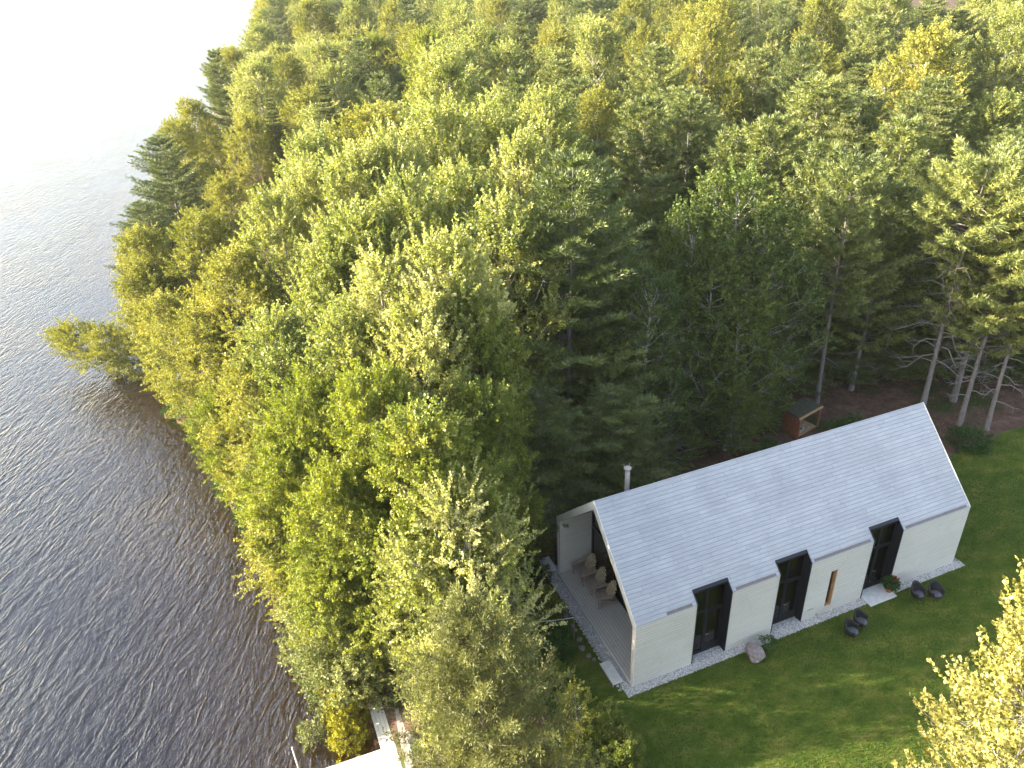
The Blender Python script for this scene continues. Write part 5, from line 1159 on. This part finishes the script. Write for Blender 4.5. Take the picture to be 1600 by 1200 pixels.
bush('low_shrub', 'shrub', 13.6, 9.4, .9, .8, 'low leafy shrub left of the firewood shelter by the path', 'fern', 44, 0, 160, 30, .08)
low = [('oak', 8.6, 11.6, 4.6, 2.0, 'low dark leafy tree behind the left third of the cabin roof'), ('oak', 12.2, 11.4, 4.2, 1.9, 'low dark leafy tree behind the middle of the cabin ridge'), ('oak', 14.6, 12.6, 4.4, 1.8, 'low dark leafy tree just left of the firewood shelter'),
       ('wpine', 20.6, 15.6, 5.0, 2.6, 'low dark pine behind the firewood shelter, left one of five'), ('wpine', 23.8, 14.6, 5.2, 2.6, 'low dark pine in the gap behind the ridge end, second of five'), ('wpine', 27.2, 13.6, 5.0, 2.6, 'low dark pine behind the dead-limbed pine, middle one of five'),
       ('wpine', 30.2, 11.8, 5.2, 2.6, 'low dark pine behind the leaning right-hand pines, fourth of five'), ('wpine', 33.4, 10.0, 5.4, 2.6, 'low dark pine at the far right behind the lawn, last of five')]
for k, (kd, x, y, H, R, lab) in enumerate(low): tree(kd, x, y, H, R, lab, None, None, float(ground_z(x, y)), (0, 0), k+3)
# undergrowth: uncountable ferns and seedlings on the forest floor
rg = np.random.default_rng(33)
N = 27000
ux = rg.uniform(-14, 60, N); uy = rg.uniform(3, 70, N); uy[15000:] = 9+rg.uniform(0, 1, 12000)**1.5*110; ux[15000:] = xs(uy[15000:])+rg.uniform(-.2, 3.5, 12000); s = ux-xs(uy)
nz = np.sin(ux*.7+uy*.3)+np.sin(uy*.9-ux*.4+2)+.7*np.sin(ux*1.9+uy*1.3)
k = ((s > -.2) & (s < 3.2) & (uy > 9)) | (s > .5) & (nz > .1) & ((uy > 13.5+np.sin(ux)*.8) | (ux < -3.2-np.abs(np.sin(uy))*.5) | ((uy > 9.5) & (ux < 24) & (nz > .8))) & ~((ux > 20) & (ux < 36) & (uy < 16))
ux, uy = ux[k], uy[k]; uz = ground_z(ux, uy); per = 26; n = len(ux)
hh = rg.uniform(.15, .6, n); C = np.repeat(np.stack([ux, uy, uz], -1), per, 0); e_ = rdir(rg, n*per); e_[:, 2] = np.abs(e_[:, 2])
P = C+e_*np.repeat(hh, per)[:, None]*np.array([1.1, 1.1, .9]); L = rg.uniform(.08, .17, n*per)
me = rhomb('undergrowth', P, nrm(e_+rg.normal(size=P.shape)*.4), nrm(np.array([0, 0, 1.])+rg.normal(size=P.shape)*.5), L, L*.55, np.clip(np.repeat(rg.uniform(.1, .8, n), per)+rg.normal(0, .1, n*per), 0, 1))
me.materials.append(M['fern']); tag(link(bpy.data.objects.new('undergrowth', me)), 'ferns and seedlings covering the forest floor', 'undergrowth', kind='stuff')
# fallen leaves and twigs on the bare floor behind the cabin
N = 26000; lx_ = rg.uniform(-5, 40, N); ly_ = rg.uniform(HW+.5, 20, N); L = rg.uniform(.04, .10, N)
me = rhomb('leaf_litter', np.stack([lx_, ly_, ground_z(lx_, ly_)+.02], -1), nrm(rg.normal(size=(N, 3))*[1, 1, .15]), nrm(np.array([0, 0, 1.])+rg.normal(size=(N, 3))*.25), L, L*.5, rg.uniform(0, 1, N))
me.materials.append(leafmat('dry_leaves', [(0, (.06, .03, .02)), (.6, (.17, .09, .05)), (1, (.34, .22, .10))], .1)); tag(link(bpy.data.objects.new('leaf_litter', me)), 'dry brown leaves scattered on the path behind the cabin', 'leaf litter', kind='stuff')

# ------------------------------------------------------------------ light, air, camera
HAZE = .00013
SUN_YAW, SUN_EL = R_(-72), R_(17.5)          # yaw from +y towards +x
sd = Vector((math.sin(SUN_YAW)*math.cos(SUN_EL), math.cos(SUN_YAW)*math.cos(SUN_EL), math.sin(SUN_EL)))
l = bpy.data.lights.new('sun', 'SUN'); l.energy = 4.8; l.angle = R_(.6); l.color = (1.0, .88, .67)
so = link(bpy.data.objects.new('sun', l)); so.rotation_euler = sd.to_track_quat('Z', 'Y').to_euler()
w = bpy.data.worlds.new('World'); scene.world = w; w.use_nodes = True
nt = w.node_tree; bg = nt.nodes['Background']; sk = nt.nodes.new('ShaderNodeTexSky'); sk.sky_type = 'NISHITA'; sk.sun_disc = False
sk.sun_elevation = SUN_EL; sk.sun_rotation = SUN_YAW; sk.air_density = 1.0; sk.dust_density = 2.5; sk.ozone_density = 1.0
hs = nt.nodes.new('ShaderNodeHueSaturation'); hs.inputs['Saturation'].default_value = .74; nt.links.new(sk.outputs[0], hs.inputs['Color']); nt.links.new(hs.outputs[0], bg.inputs[0]); bg.inputs[1].default_value = .14
b = bmesh.new(); box(b, -700, 700, -320, 1000, -75, 40)
hz = NT('thin_haze'); pv = hz.n('ShaderNodeVolumePrincipled', Density=HAZE, Anisotropy=.3); pv.inputs['Color'].default_value = (.97, .98, 1, 1); hz.L(pv, hz.out, 'Volume')
if HAZE > 0: tag(obj('haze', b, hz.m), 'thin bright haze over the forest and lake', 'haze', kind='stuff')
R2 = Vector((0.92586417, -0.37556923, -0.04151254)); U2 = Vector((0.22189482, 0.45149481, 0.86424252)); F = Vector((0.3058402, 0.8093826, -0.50135973))
cam = bpy.data.cameras.new('camera'); co = link(bpy.data.objects.new('camera', cam))
mw = Matrix((R2, U2, -F)).transposed().to_4x4(); mw.translation = (-10.71, -16.93, 24.84); co.matrix_world = mw
cam.sensor_width = 36; cam.lens = 1215.26/1600*36; cam.clip_start = .5; cam.clip_end = 6000
scene.camera = co
scene.view_settings.view_transform = 'Standard'; scene.view_settings.look = 'None'; scene.view_settings.exposure = 2.6; scene.view_settings.gamma = 1
cy = scene.cycles
cy.max_bounces = 6; cy.diffuse_bounces = 3; cy.glossy_bounces = 3; cy.transmission_bounces = 4; cy.transparent_max_bounces = 12; cy.volume_bounces = 0
cy.caustics_reflective = False; cy.caustics_refractive = False; cy.use_denoising = True; cy.sample_clamp_indirect = 6
bpy.context.view_layer.update()
